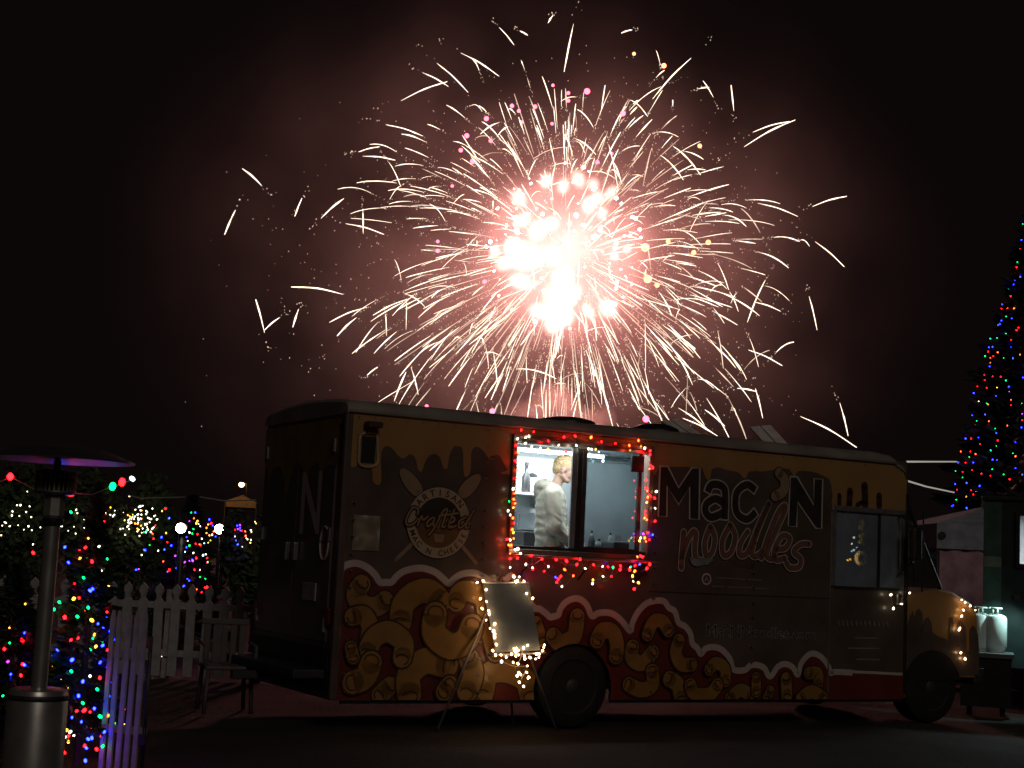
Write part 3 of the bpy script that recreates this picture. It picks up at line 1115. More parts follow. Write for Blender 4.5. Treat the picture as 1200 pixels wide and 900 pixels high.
    box('door', (a2[0] - 0.45, a2[0] + 0.1, w2 - 0.12, w2 - 0.103, 0.8, zc - 0.06), KWALL, t)
    box('door', (a2[0] + 0.12, b2[0] + 0.3, w2 - 0.12, w2 - 0.103, 0.8, zc - 0.06), KWALL, t)
    t = thing('steam_warmer', 'black boxy food warmer on the cabinet behind the worker', 'food warmer', T_ORG, T_YAW)
    box('housing', (a2[0], b2[0], w2 + 0.0, w2 + 0.35, zc + 0.001, S(620, 623, w2)[1]), BLACKP, t, bevel=0.012)
    box('lid', (a2[0] + 0.02, b2[0] - 0.02, w2 + 0.02, w2 + 0.33, S(620, 623, w2)[1] + 0.001, S(620, 623, w2)[1] + 0.02), DARKM, t)
    # picture / chart frame on the back wall
    w3 = W_B - 0.13
    p, q = S(598, 582, w3), S(622, 606, w3)
    t = thing('wall_cabinet', 'shallow grey wall box under the kitchen shelf', 'wall box', T_ORG, T_YAW)
    p, q = S(600, 600, w3), S(626, 622, w3)
    box('carcass', (p[0], q[0], w3 - 0.12, W_B - 0.103, q[1], p[1]), mat('boxgrey', (0.4, 0.43, 0.45), 0.4), t)
    box('door', (p[0] + 0.02, q[0] - 0.02, w3 - 0.135, w3 - 0.122, q[1] + 0.02, p[1] - 0.02), mat('boxgrey2', (0.28, 0.31, 0.33), 0.4), t)
    # ceiling light fixtures
    lit = glow('led_tube', (0.86, 0.97, 1.0), 9.0)
    for (ua, ub, w_) in ((wu0 + 0.1, UM + 1.3, 1.62), (UM - 0.75, wu1 + 0.35, 0.24)):
        t = thing('ceiling_light', 'white LED tube on the kitchen ceiling ' + ('over the back wall' if w_ > 1 else 'above the prep counter'), 'ceiling light', T_ORG, T_YAW)
        box('housing', (ua - 0.03, ub + 0.03, w_ - 0.07, w_ + 0.07, Z_T - 0.085, Z_T - 0.062), WHITE, t)
        tube('led_tube', [(ua, w_, Z_T - 0.105), (ub, w_, Z_T - 0.105)], 0.018, lit, t, 8)
        ld = bpy.data.lights.new('led', 'AREA')
        ld.shape = 'RECTANGLE'
        ld.size, ld.size_y = ub - ua, 0.08
        ld.energy = 52 if w_ > 1 else 16
        ld.color = (0.86, 0.97, 1.0)
        lo = bpy.data.objects.new('led_light', ld)
        C.objects.link(lo)
        lo.parent = t
        lo.location = ((ua + ub) / 2, w_, Z_T - 0.13)


build_kitchen()


# ---- rear end
def build_rear():
    # two rear doors: raised panel, handle, hinges; wrap graphics
    for y0, y1 in ((0.16, 1.06), (1.08, W_B - 0.16)):
        d = box('rear_door', (-0.03, -0.003, y0, y1, 0.75, 2.62), WRAP_DARK, truck, bevel=0.01)
        hy = y1 - 0.10 if y0 < 1 else y0 + 0.10
        box('handle', (-0.08, -0.032, hy - 0.02, hy + 0.02, 1.45, 1.62), STEEL, d, bevel=0.008)
        for z in (0.9, 1.7, 2.5):
            yh = y0 + 0.01 if y0 < 1 else y1 - 0.05
            box('hinge', (-0.05, -0.031, yh, yh + 0.04, z - 0.06, z + 0.06), ALU, d)
    # orange drip print over the top of the rear
    pts = [(0.10, 2.74), (2.06, 2.74), (2.06, 2.42), (1.95, 2.30), (1.88, 2.10), (1.82, 2.32), (1.6, 2.36), (1.45, 2.2), (1.38, 1.95), (1.3, 2.2), (1.15, 2.38), (0.95, 2.3), (0.86, 2.05),
           (0.78, 2.3), (0.6, 2.36), (0.48, 2.24), (0.4, 2.3), (0.25, 2.33), (0.10, 2.3)]
    tr = tri_polys(pts)
    vs, fs = [], []
    for t in tr:
        b = len(vs)
        vs += [(-0.0335, p[0], p[1]) for p in t]
        fs.append((b, b + 1, b + 2))
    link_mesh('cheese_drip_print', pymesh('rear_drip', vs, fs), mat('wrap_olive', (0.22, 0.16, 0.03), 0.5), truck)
    # big N outlined
    pl = text_polys('N', 0.02)
    x0, x1, y0, y1 = text_bounds(pl)
    vs, fs = [], []
    for p in pl:
        b = len(vs)
        vs += [(-0.0355, 0.95 - (q[0] - x0) * 0.75, 1.70 + (q[1] - y0) * 0.8) for q in p]
        fs.append(list(range(b, b + len(p))))
    link_mesh('rear_lettering', pymesh('rear_n', vs, fs), WRAP_GREY, truck)
    ringp = [(-0.036, 0.30 + 0.10 * math.cos(t * math.pi / 10), 1.62 + 0.15 * math.sin(t * math.pi / 10)) for t in range(21)]
    tube('rear_ring_print', ringp, 0.012, WRAP_GREY, truck, 4)
    # lights, plate, bumper step
    for y in (0.12, W_B - 0.22):
        tl = box('tail_light', (-0.045, -0.003, y - 0.03, y + 0.13, 0.90, 1.05), mat('tail_red', (0.10, 0.01, 0.008), 0.25), truck, bevel=0.012)
        box('clearance_light', (-0.03, -0.001, y, y + 0.1, 2.69, 2.73), MATS['tail_red'], truck)
    box('licence_plate', (-0.05, -0.034, 0.42, 0.74, 1.10, 1.26), mat('plate_white', (0.35, 0.34, 0.32), 0.5), truck, bevel=0.004)
    bp = box('rear_bumper', (-0.34, -0.04, 0.08, W_B - 0.08, 0.44, 0.52), DARKM, truck, bevel=0.012)
    for y in (0.4, W_B - 0.5):
        box('bumper_bracket', (-0.2, 0.3, y, y + 0.08, 0.36, 0.439), DARKM, truck)
    box('rear_sill', (-0.02, 0.0, 0.1, W_B - 0.1, Z_B + 0.05, 0.70), BLACKP, truck)
    # folded steel steps and hitch
    box('hitch', (-0.55, -0.2, W_B / 2 - 0.04, W_B / 2 + 0.04, 0.36, 0.43), DARKM, truck)


build_rear()


# ---- cab, windscreen, hood, wheels
def build_cab():
    gl = glass('cab_glass', (0.80, 0.86, 0.92), 0.10, painted_sheen=0.34)
    DW = DOORWIN
    um = S(1030, 640)[0]
    y = 0.022
    # door: window frame, panes, handle
    dr = truck
    d = box('door_frame_rail', (DW[0][0] - 0.06, DW[1][0] + 0.05, -0.03, 0.03, DW[2][1], DW[2][1] + 0.055), ALU, truck, bevel=0.006)
    box('door_frame_stile', (DW[0][0] - 0.055, DW[0][0], -0.022, 0.03, DW[0][1], DW[2][1]), ALU, truck)
    box('door_frame_stile', (DW[1][0], DW[1][0] + 0.045, -0.022, 0.03, DW[0][1], DW[2][1]), ALU, truck)
    box('door_frame_stile', (um - 0.015, um + 0.015, -0.008, 0.03, DW[0][1], DW[2][1]), BLACKP, truck)
    box('door_frame_rail', (DW[0][0], DW[1][0], -0.008, 0.03, DW[0][1] - 0.03, DW[0][1]), BLACKP, truck)
    box('door_window', (DW[0][0], um - 0.015, 0.008, 0.013, DW[0][1], DW[2][1]), gl, truck)
    box('door_window', (um + 0.015, DW[1][0], 0.002, 0.007, DW[0][1] - 0.0, DW[2][1]), gl, truck)
    hx, hz = S(1050, 699)
    h = box('door_handle', (hx - 0.03, hx + 0.04, -0.06, -0.022, hz - 0.09, hz + 0.03), STEEL, truck, bevel=0.01)
    # front bulkhead sides, A pillar and triangular quarter window
    A0, A1, A2 = S(1066, 601), S(1104, 688), S(1062, 700)
    ua = u_door1 + 0.02
    bm = bmesh.new()
    add_tube(bm, [(ua + 0.03, 0.03, A0[1] + 0.12), (A1[0] + 0.02, 0.05, A1[1] - 0.02)], 0.028, 6)
    from_bm('windscreen_pillar', bm, BLACKP, truck)
    bm = bmesh.new()
    add_tube(bm, [(ua + 0.03, W_B - 0.03, A0[1] + 0.12), (A1[0] + 0.02, W_B - 0.05, A1[1] - 0.02)], 0.028, 6)
    from_bm('windscreen_pillar', bm, BLACKP, truck)
    # post between door and quarter window
    box('door_post', (ua - 0.012, ua + 0.03, -0.012, 0.05, Z_B + 0.05, A0[1] + 0.2), BLACKP, truck, bevel=0.005)
    for yy in (0.03, W_B - 0.035):
        vs = [(ua + 0.03, yy, A0[1] + 0.06), (A1[0] + 0.0, yy, A1[1]), (ua + 0.03, yy, A1[1] - 0.02)]
        vs += [(v[0], yy + 0.005, v[2]) for v in vs]
        fs = [(0, 1, 2), (5, 4, 3), (0, 3, 4, 1), (1, 4, 5, 2), (2, 5, 3, 0)]
        link_mesh('quarter_window', pymesh('quarter_window', vs, fs), gl, truck)
    # windscreen glass in two panes
    for y0, y1 in ((0.09, W_B / 2 - 0.015), (W_B / 2 + 0.015, W_B - 0.09)):
        vs = []
        for dx in (0, 0.006):
            vs += [(ua + 0.05 + dx, y0, A0[1] + 0.11), (ua + 0.05 + dx, y1, A0[1] + 0.11), (A1[0] + 0.04 + dx, y1, A1[1]), (A1[0] + 0.04 + dx, y0, A1[1])]
        fs = [(0, 1, 2, 3), (7, 6, 5, 4), (0, 4, 5, 1), (1, 5, 6, 2), (2, 6, 7, 3), (3, 7, 4, 0)]
        link_mesh('windscreen', pymesh('windscreen', vs, fs), gl, truck)
    bm = bmesh.new()
    add_tube(bm, [(ua + 0.05, W_B / 2, A0[1] + 0.12), (A1[0] + 0.04, W_B / 2, A1[1])], 0.016, 6)
    from_bm('windscreen_pillar', bm, BLACKP, truck)
    # short sloping hood: side profile swept across the width
    hood_px = [(1060, 698), (1104, 690), (1120, 694), (1140, 706), (1147, 718), (1148, 745), (1146, 778)]
    prof = [S(*p) for p in hood_px]
    prof[0] = (ua, prof[0][1])
    low = [(u_nose - 0.02, 0.50), (ua, 0.50)]
    outl = prof + low
    inset = [(0.0, 0.0), (0.12, 0.035)]
    bm = bmesh.new()
    secs = [(0.005, -0.03), (0.06, 0.0), (W_B - 0.06, 0.0), (W_B - 0.005, -0.03)]
    rings = []
    for yy, dd in secs:
        rings.append([bm.verts.new((p[0] + (dd if p[0] > ua + 0.1 else 0), yy, p[1] + (dd if i < len(prof) else 0))) for i, p in enumerate(outl)])
    n = len(outl)
    for i in range(len(rings) - 1):
        for k in range(n):
            bm.faces.new((rings[i][k], rings[i][(k + 1) % n], rings[i + 1][(k + 1) % n], rings[i + 1][k]))
    bm.faces.new(rings[0])
    bm.faces.new(rings[-1][::-1])
    from_bm('hood', bm, WRAP_ORANGE, truck)
    # dark lower part of the hood side with drips (print)
    zz = zs(970, 680, 5.217)
    top = [(478, 290), (500, 230), (520, 185), (532, 230), (540, 185), (560, 172), (578, 200), (582, 300), (565, 330), (590, 240), (615, 222), (634, 260), (640, 320), (680, 345), (725, 360),
           (740, 390), (748, 230), (765, 225), (775, 330), (795, 260), (812, 245), (840, 290), (850, 440), (862, 445), (868, 300), (885, 275), (905, 295), (918, 340), (925, 430), (925, 500)]
    pts = on_side(top, zz)
    pts = [(max(p[0], ua + 0.03), p[1]) for p in pts]
    pts = pts + [(pts[-1][0], 0.52), (pts[0][0], 0.52)]
    sheet('dark_drip_print', tri_polys(pts), 1, WRAP_DARK, truck, cut=False, w=0.0)
    # wheel arches in black, front grille, headlight, bumper
    a2 = [(q[0], q[1]) for q in ARCH2]
    sheet('wheel_arch', keep_box([a2], ua + 0.02, u_nose, 0.47, 3), 3, BLACK, truck, cut=False)
    for yy in (0.22, W_B - 0.22):
        lathe('headlight', [(0.09, 0), (0.09, 0.03), (0.05, 0.05)], mat('lamp_glass', (0.5, 0.5, 0.5), 0.1), truck, 18, 'Y', (0, 0, 0)).matrix_local = \
            Matrix.Translation((u_nose - 0.03, yy, 0.95)) @ Matrix.Rotation(R(-90), 4, 'Z')
    box('grille', (u_nose - 0.05, u_nose + 0.012, 0.45, W_B - 0.45, 0.72, 1.15), BLACKP, truck, bevel=0.01)
    box('front_bumper', (u_nose - 0.04, u_nose + 0.12, 0.02, W_B - 0.02, 0.42, 0.60), DARKM, truck, bevel=0.02)
    # wiper and mirror
    mx, mz = S(1071, 640, -0.22)
    mr = box('mirror', (mx - 0.06, mx + 0.08, -0.28, -0.18, mz - 0.16, mz + 0.20), BLACKP, truck, bevel=0.03)
    tube('mirror_arm', [(mx, -0.2, mz + 0.21), (mx - 0.04, -0.06, mz + 0.33), (ua + 0.01, 0.02, mz + 0.33)], 0.011, BLACKP, truck)
    tube('mirror_arm', [(mx, -0.2, mz - 0.17), (mx - 0.04, -0.06, mz - 0.3), (ua + 0.01, 0.02, mz - 0.3)], 0.011, BLACKP, truck)
    w0 = S(1072, 600)
    tube('grab_rail', [(S(1078, 600)[0], -0.05, S(1078, 600)[1]), (S(1079, 660)[0], -0.05, S(1079, 660)[1]), (S(1078, 694)[0], -0.03, S(1078, 694)[1])], 0.010, BLACKP, truck)
    # inside the cab: seat, dash, steering wheel
    box('driver_seat', (5.55, 5.98, 0.30, 0.80, 1.05, 1.22), BLACKP, truck, bevel=0.05)
    box('seat_back', (5.50, 5.62, 0.30, 0.80, 1.22, 1.85), BLACKP, truck, bevel=0.05)
    box('seat_pedestal', (5.62, 5.85, 0.40, 0.70, 0.71, 1.05), DARKM, truck)
    box('dashboard', (6.35, 6.75, 0.10, W_B - 0.10, 1.15, 1.48), DARKM, truck, bevel=0.05)
    bm = bmesh.new()
    ring = [(0.21 * math.cos(t * math.pi / 12), 0.21 * math.sin(t * math.pi / 12), 0) for t in range(25)]
    add_tube(bm, ring, 0.014, 6, caps=False)
    add_tube(bm, [(0.2, 0, 0), (-0.2, 0, 0)], 0.01, 5)
    o = from_bm('steering_wheel', bm, BLACK, truck, smooth=True)
    o.matrix_local = Matrix.Translation((6.22, 0.55, 1.52)) @ Matrix.Rotation(R(-50), 4, 'Y')
    box('cab_floor', (5.42, 6.9, 0.08, W_B - 0.08, 0.58, 0.70), DARKM, truck)


build_cab()


def build_wheels():
    r = arch_r * 0.90
    zc = r
    tyre = [(r * 0.62, -0.02), (r * 0.66, -0.035), (r * 0.86, -0.03), (r * 0.97, -0.008), (r, 0.03), (r, 0.19), (r * 0.97, 0.22), (r * 0.7, 0.24), (r * 0.62, 0.22)]
    rim = [(0.06, 0.03), (0.10, 0.02), (r * 0.34, 0.05), (r * 0.50, 0.06), (r * 0.60, -0.012), (r * 0.625, -0.01), (r * 0.62, 0.2)]
    first = None
    for u, y, flip in ((arch_c[0], 0.01, 0), (arch2_c[0], 0.03, 0), (arch_c[0], W_B - 0.01, 1), (arch2_c[0], W_B - 0.03, 1)):
        w = lathe('wheel', [(0.05, 0.10), (0.07, 0.02), (0.075, -0.02), (0.04, -0.035)][::-1], DARKM, truck, 12, 'Y')
        lathe('tyre', tyre, BLACK, w, 36, 'Y')
        lathe('rim', rim, mat('rim_steel', (0.018, 0.018, 0.018), 0.6, 0.3), w, 28, 'Y')
        for k in range(6):
            a = k * math.pi / 3
            lathe('wheel_nut', [(0.014, 0.0), (0.014, 0.03)], DARKM, w, 6, 'Y', (0.11 * math.cos(a), 0.0, 0.11 * math.sin(a)))
        w.location = (u, y, zc)
        if flip:
            w.rotation_euler = (0, 0, math.pi)
        # axle
    for u in (arch_c[0], arch2_c[0]):
        tube('axle', [(u, 0.25, zc), (u, W_B - 0.25, zc)], 0.06, DARKM, truck, 8)
    # dark inner wheel housing behind the rear tyre
    bm = bmesh.new()
    seg = 20
    for k in range(seg):
        a0, a1 = math.pi * k / seg, math.pi * (k + 1) / seg
        q = [(arch_c[0] + arch_r * math.cos(a), y, arch_c[1] + arch_r * math.sin(a)) for a in (a0, a1) for y in (0.0, 0.4)]
        bm.faces.new([bm.verts.new(p) for p in (q[0], q[1], q[3], q[2])])
    from_bm('wheel_housing', bm, BLACK, truck)
    box('wheel_housing', (arch_c[0] - arch_r, arch_c[0] + arch_r, 0.40, 0.42, 0.3, arch_c[1] + arch_r), BLACK, truck)


build_wheels()


# ================================================================== PERSON
def add_ellipsoid(bm, c, r, rot=None, seg=16):
    M = Matrix.Translation(c) @ (rot.to_4x4() if rot else Matrix.Identity(4)) @ Matrix.Diagonal((*r, 1))
    bmesh.ops.create_uvsphere(bm, u_segments=seg, v_segments=seg // 2, radius=1.0, matrix=M)


def add_capsule(bm, a, b, ra, rb, seg=12):
    a, b = Vector(a), Vector(b)
    n = 5
    t = (b - a).normalized()
    pts, rad = [], []
    for k in range(n):
        th = math.pi / 2 * (1 - (k + 0.15) / n)
        pts.append(a - t * ra * math.sin(th))
        rad.append(ra * math.cos(th))
    for k in range(n + 1):
        th = math.pi / 2 * ((k) / n) * 0.97
        pts.append(b + t * rb * math.sin(th))
        rad.append(rb * math.cos(th))
    add_tube(bm, pts, rad, seg)


def blob(name, bm, voxel, m, parent, smooth_it=4, folds=0.0):
    me = bpy.data.meshes.new(name)
    bmesh.ops.recalc_face_normals(bm, faces=bm.faces)
    bm.to_mesh(me)
    bm.free()
    o = bpy.data.objects.new(name, me)
    C.objects.link(o)
    rm = o.modifiers.new('r', 'REMESH')
    rm.mode = 'VOXEL'
    rm.voxel_size = voxel
    sm = o.modifiers.new('s', 'SMOOTH')
    sm.factor = 0.5
    sm.iterations = smooth_it
    dg = bpy.context.evaluated_depsgraph_get()
    me2 = bpy.data.meshes.new_from_object(o.evaluated_get(dg))
    bpy.data.objects.remove(o)
    for p in me2.polygons:
        p.use_smooth = True
    if folds:
        nrm = [v.normal.copy() for v in me2.vertices]
        for v, n in zip(me2.vertices, nrm):
            c = v.co
            f = 1.1 * mnoise.noise(Vector((c.x * 16 + c.z * 5, c.y * 13, c.z * 4.5))) + 0.8 * mnoise.noise(Vector((c.x * 7 - 3, c.y * 7, c.z * 22 + c.x * 14))) * (1.0 if c.z < 1.2 else 0.35)
            v.co = c + n * folds * f
    me2.materials.clear()
    return link_mesh(name, me2, m, parent)


def build_person():
    w = 0.62
    top = S3(656, 535.5, w)
    hgt = 1.74
    # feet on the kitchen floor; origin below the head
    base_u = S(647, 600, w)[0]
    floor_z = 0.716
    sc = (top.z - floor_z) / hgt
    p = thing('person', 'person in a cream hoodie standing in profile inside the lit serving window, looking down', 'person')
    p.location = T_M @ Vector((base_u, w, floor_z))
    p.rotation_euler = (0, 0, R(3))
    p.scale = (sc, sc, sc)
    skin = mat('skin', (0.52, 0.33, 0.25), 0.55, var=0.1, scale=12)
    bm = bmesh.new()
    for s in (-1, 1):
        add_capsule(bm, (0.0, s * 0.10, 0.92), (0.02, s * 0.10, 0.50), 0.088, 0.058)
        add_capsule(bm, (0.02, s * 0.10, 0.50), (-0.02, s * 0.10, 0.10), 0.056, 0.040)
        add_capsule(bm, (-0.04, s * 0.10, 0.045), (0.15, s * 0.11, 0.035), 0.042, 0.034)
    add_ellipsoid(bm, (0, 0, 0.96), (0.115, 0.165, 0.12))
    add_ellipsoid(bm, (0.0, 0, 1.12), (0.105, 0.150, 0.15))
    add_ellipsoid(bm, (-0.01, 0, 1.30), (0.115, 0.170, 0.17))
    add_capsule(bm, (-0.015, -0.14, 1.40), (-0.015, 0.14, 1.40), 0.06, 0.06)
    add_capsule(bm, (0.005, 0, 1.42), (0.055, 0, 1.56), 0.058, 0.052)
    tilt = Matrix.Rotation(R(16), 3, 'Y')
    H = Vector((0.075, 0, 1.57))                    # base of the skull; head built upright and tipped forward

    def hp(x, y, z):
        return H + tilt @ Vector((x, y, z))
    add_ellipsoid(bm, hp(-0.005, 0, 0.085), (0.098, 0.076, 0.088), tilt)            # skull
    add_ellipsoid(bm, hp(0.045, 0, 0.040), (0.052, 0.060, 0.085), tilt)             # face
    add_ellipsoid(bm, hp(0.058, 0, -0.032), (0.034, 0.036, 0.026), tilt)            # chin
    add_capsule(bm, hp(0.0, -0.05, -0.005), hp(0.055, -0.025, -0.035), 0.022, 0.02)
    add_capsule(bm, hp(0.0, 0.05, -0.005), hp(0.055, 0.025, -0.035), 0.022, 0.02)
    add_capsule(bm, hp(0.090, 0, 0.055), hp(0.108, 0, 0.022), 0.010, 0.013)         # nose
    add_capsule(bm, hp(0.088, -0.025, 0.066), hp(0.088, 0.025, 0.066), 0.012, 0.012)   # brow
    add_capsule(bm, hp(0.088, -0.016, -0.008), hp(0.088, 0.016, -0.008), 0.009, 0.009)  # lips
    for s in (-1, 1):
        add_ellipsoid(bm, hp(-0.008, s * 0.077, 0.038), (0.020, 0.009, 0.032), tilt)     # ears
    # arms with hands
    arms = {-1: [(-0.02, -0.195, 1.37), (0.015, -0.215, 1.10), (0.19, -0.16, 0.93)], 1: [(-0.02, 0.195, 1.37), (0.06, 0.215, 1.12), (0.25, 0.15, 0.98)]}
    for s, (a, b, c) in arms.items():
        add_capsule(bm, a, b, 0.050, 0.040)
        add_capsule(bm, b, c, 0.038, 0.027)
        c = Vector(c)
        fwd = (c - Vector(b)).normalized()
        palm = c + fwd * 0.07
        add_capsule(bm, c + fwd * 0.01, palm, 0.026, 0.030)
        side = Vector((0, 1, 0))
        dn = fwd.cross(side).normalized()
        for k, ln in zip(range(4), (0.062, 0.070, 0.066, 0.052)):
            q0 = palm + side * ((k - 1.5) * 0.019) + fwd * 0.015
            q1 = q0 + fwd * ln * 0.5 - Vector((0, 0, 0.012))
            q2 = q1 + fwd * ln * 0.3 - Vector((0, 0, 0.030))
            add_capsule(bm, q0, q1, 0.0095, 0.0085, 8)
            add_capsule(bm, q1, q2, 0.0085, 0.0075, 8)
        t0 = c + fwd * 0.03 - side * (s * 0.024)
        t1 = t0 + fwd * 0.04 - side * (s * 0.024) - Vector((0, 0, 0.01))
        add_capsule(bm, t0, t1, 0.011, 0.010, 8)
        add_capsule(bm, t1, t1 + fwd * 0.028 - Vector((0, 0, 0.012)), 0.010, 0.008, 8)
    body = blob('body', bm, 0.0075, skin, p, 3)
    # eyes
    for s in (-1, 1):
        bm = bmesh.new()
        add_ellipsoid(bm, hp(0.082, s * 0.030, 0.045), (0.010, 0.013, 0.010), None, 10)
        from_bm('eye', bm, mat('eye', (0.05, 0.04, 0.035), 0.2), p, smooth=True)
        bm = bmesh.new()
        add_capsule(bm, hp(0.094, s * 0.014, 0.070), hp(0.080, s * 0.046, 0.069), 0.005, 0.004, 6)
        from_bm('eyebrow', bm, mat('brow_hair', (0.16, 0.10, 0.05), 0.7), p, smooth=True)
    bm = bmesh.new()
    add_capsule(bm, hp(0.0945, -0.015, -0.008), hp(0.0945, 0.015, -0.008), 0.0035, 0.0035, 6)
    from_bm('mouth', bm, mat('lips', (0.30, 0.12, 0.10), 0.5), p, smooth=True)
    # hair: short cap with a longer tousled top
    bm = bmesh.new()
    add_ellipsoid(bm, hp(-0.016, 0, 0.100), (0.100, 0.080, 0.084), tilt)
    add_ellipsoid(bm, hp(-0.055, 0, 0.055), (0.055, 0.070, 0.070), tilt)
    hr = random.Random(3)
    for k in range(60):
        x, y = hr.uniform(-0.08, 0.09), hr.uniform(-0.06, 0.06)
        z = 0.10 + 0.078 * math.sqrt(max(0, 1 - (x / 0.11) ** 2 - (y / 0.09) ** 2))
        a = hp(x, y, z)
        b = a + tilt @ Vector((hr.uniform(0.0, 0.035), hr.uniform(-0.02, 0.02), hr.uniform(0.005, 0.03)))
        add_capsule(bm, a, b, 0.014, 0.006, 7)
    blob('hair', bm, 0.007, mat('blond_hair', (0.50, 0.36, 0.19), 0.6, var=0.35, scale=40, bump=0.6, bscale=60), p, 1)
    # hoodie
    cl = mat('hoodie', (0.46, 0.44, 0.36), 0.9, var=0.10, scale=14, bump=0.25, bscale=150)
    bm = bmesh.new()
    for z, rx, ry, x in ((1.34, 0.138, 0.195, -0.02), (1.27, 0.146, 0.198, -0.018), (1.20, 0.150, 0.198, -0.012), (1.12, 0.152, 0.198, -0.008), (1.05, 0.153, 0.198, -0.004), (0.98, 0.150, 0.196, -0.002)):
        add_ellipsoid(bm, (x, 0, z), (rx, ry, 0.15))
    add_capsule(bm, (-0.02, -0.14, 1.41), (-0.02, 0.14, 1.41), 0.074, 0.074)
    add_lathe(bm, [(0.135, 0.862), (0.150, 0.88), (0.150, 0.93), (0.140, 0.96)], 20)
    for s, (a, b, c) in arms.items():
        c2 = Vector(b).lerp(Vector(c), 0.97)
        add_capsule(bm, a, b, 0.084, 0.074)
        add_capsule(bm, b, c2, 0.072, 0.050)
        add_ellipsoid(bm, Vector(b) + Vector((-0.012, 0, -0.01)), (0.080, 0.074, 0.085))
    # collar and hood lying on the back
    add_capsule(bm, (0.045, -0.055, 1.44), (-0.07, -0.075, 1.475), 0.032, 0.042)
    add_capsule(bm, (0.045, 0.055, 1.44), (-0.07, 0.075, 1.475), 0.032, 0.042)
    add_ellipsoid(bm, (-0.105, 0, 1.465), (0.080, 0.125, 0.062), Matrix.Rotation(R(-25), 3, 'Y'))
    add_ellipsoid(bm, (-0.135, 0, 1.41), (0.045, 0.085, 0.060))
    blob('hoodie', bm, 0.009, cl, p, 7, folds=0.011)
    # trousers, shoes
    bm = bmesh.new()
    for s in (-1, 1):
        add_capsule(bm, (0.0, s * 0.10, 0.86), (0.02, s * 0.10, 0.50), 0.098, 0.072)
        add_capsule(bm, (0.02, s * 0.10, 0.50), (-0.02, s * 0.10, 0.12), 0.070, 0.060)
    add_ellipsoid(bm, (0, 0, 0.90), (0.122, 0.172, 0.12))
    blob('trousers', bm, 0.013, mat('dark_denim', (0.02, 0.022, 0.03), 0.85), p, 3)
    for s in (-1, 1):
        bm = bmesh.new()
        add_capsule(bm, (-0.05, s * 0.10, 0.055), (0.16, s * 0.11, 0.045), 0.054, 0.044)
        blob('shoe', bm, 0.012, BLACKP, p, 2)


build_person()

# ================================================================== LIGHT STRINGS
PAL = {'r': ((1.0, 0.012, 0.02), 9.0), 'g': ((0.01, 1.0, 0.30), 2.2), 'b': ((0.03, 0.05, 1.0), 11.0), 'y': ((1.0, 0.50, 0.06), 4.0), 'o': ((1.0, 0.13, 0.02), 9.0),
       'w': ((1.0, 0.86, 0.60), 6.0), 'm': ((0.55, 0.03, 1.0), 7.0), 'c': ((0.6, 0.9, 1.0), 5.0), 'k': ((1.0, 0.60, 0.28), 16.0)}


NEAR = dict(PAL, r=((1.0, 0.004, 0.006), 22.0), g=((0.002, 1.0, 0.16), 5.0), b=((0.006, 0.012, 1.0), 45.0), o=((1.0, 0.06, 0.008), 18.0), y=((1.0, 0.45, 0.04), 6.0))


def bulb_mesh(name, rad, colour, near):
    key = '%s_%s' % (name, colour)
    me = bpy.data.meshes.get(key)
    if me:
        return me
    bm = bmesh.new()
    bmesh.ops.create_uvsphere(bm, u_segments=6, v_segments=4, radius=rad, matrix=Matrix.Diagonal((1, 1, 1.35, 1)))
    me = bpy.data.meshes.new(key)
    bm.to_mesh(me)
    bm.free()
    for p in me.polygons:
        p.use_smooth = True
    col, st = (NEAR if near else PAL)[colour]
    me.materials.append(glow('bulb_%s_%s' % ('near' if near else 'far', colour), col, st, near))
    return me


def light_string(name, label, cat, bulbs, rad, wire_m, near=True, group=None, order=True, wire_r=0.003, max_gap=None):
    """bulbs: list of (world point, colour)"""
    base = Vector(bulbs[0][0])
    t = thing(name, label, cat, base, group=group)
    pts = [Vector(b[0]) for b in bulbs]
    if order:
        left = list(range(1, len(pts)))
        path = [0]
        while left:
            q = pts[path[-1]]
            j = min(left, key=lambda k: (pts[k] - q).length_squared)
            left.remove(j)
            path.append(j)
    else:
        path = list(range(len(pts)))
    bm = bmesh.new()
    run = [pts[path[0]] - base]
    lim = max_gap or 1e9
    for i in range(1, len(path)):
        a, b = pts[path[i - 1]] - base, pts[path[i]] - base
        if (b - a).length > lim:
            if len(run) > 1:
                add_tube(bm, run, wire_r, 3)
            run = [b]
            continue
        mid = (a + b) * 0.5 - Vector((0, 0, 0.12 * (b - a).length))
        run += [mid, b]
    if len(run) > 1:
        add_tube(bm, run, wire_r, 3)
    if len(bm.faces):
        from_bm('wire', bm, wire_m, t)
    else:
        bm.free()
    for p, c in bulbs:
        o = bpy.data.objects.new('bulb', bulb_mesh(name, rad, c, near))
        C.objects.link(o)
        o.parent = t
        o.location = Vector(p) - base
        s = rnd.choice((0.7, 0.85, 1.0, 1.0, 1.2))
        o.scale = (s, s, s)
        o.rotation_euler = (rnd.uniform(-1, 1), rnd.uniform(-1, 1), 0)
    return t


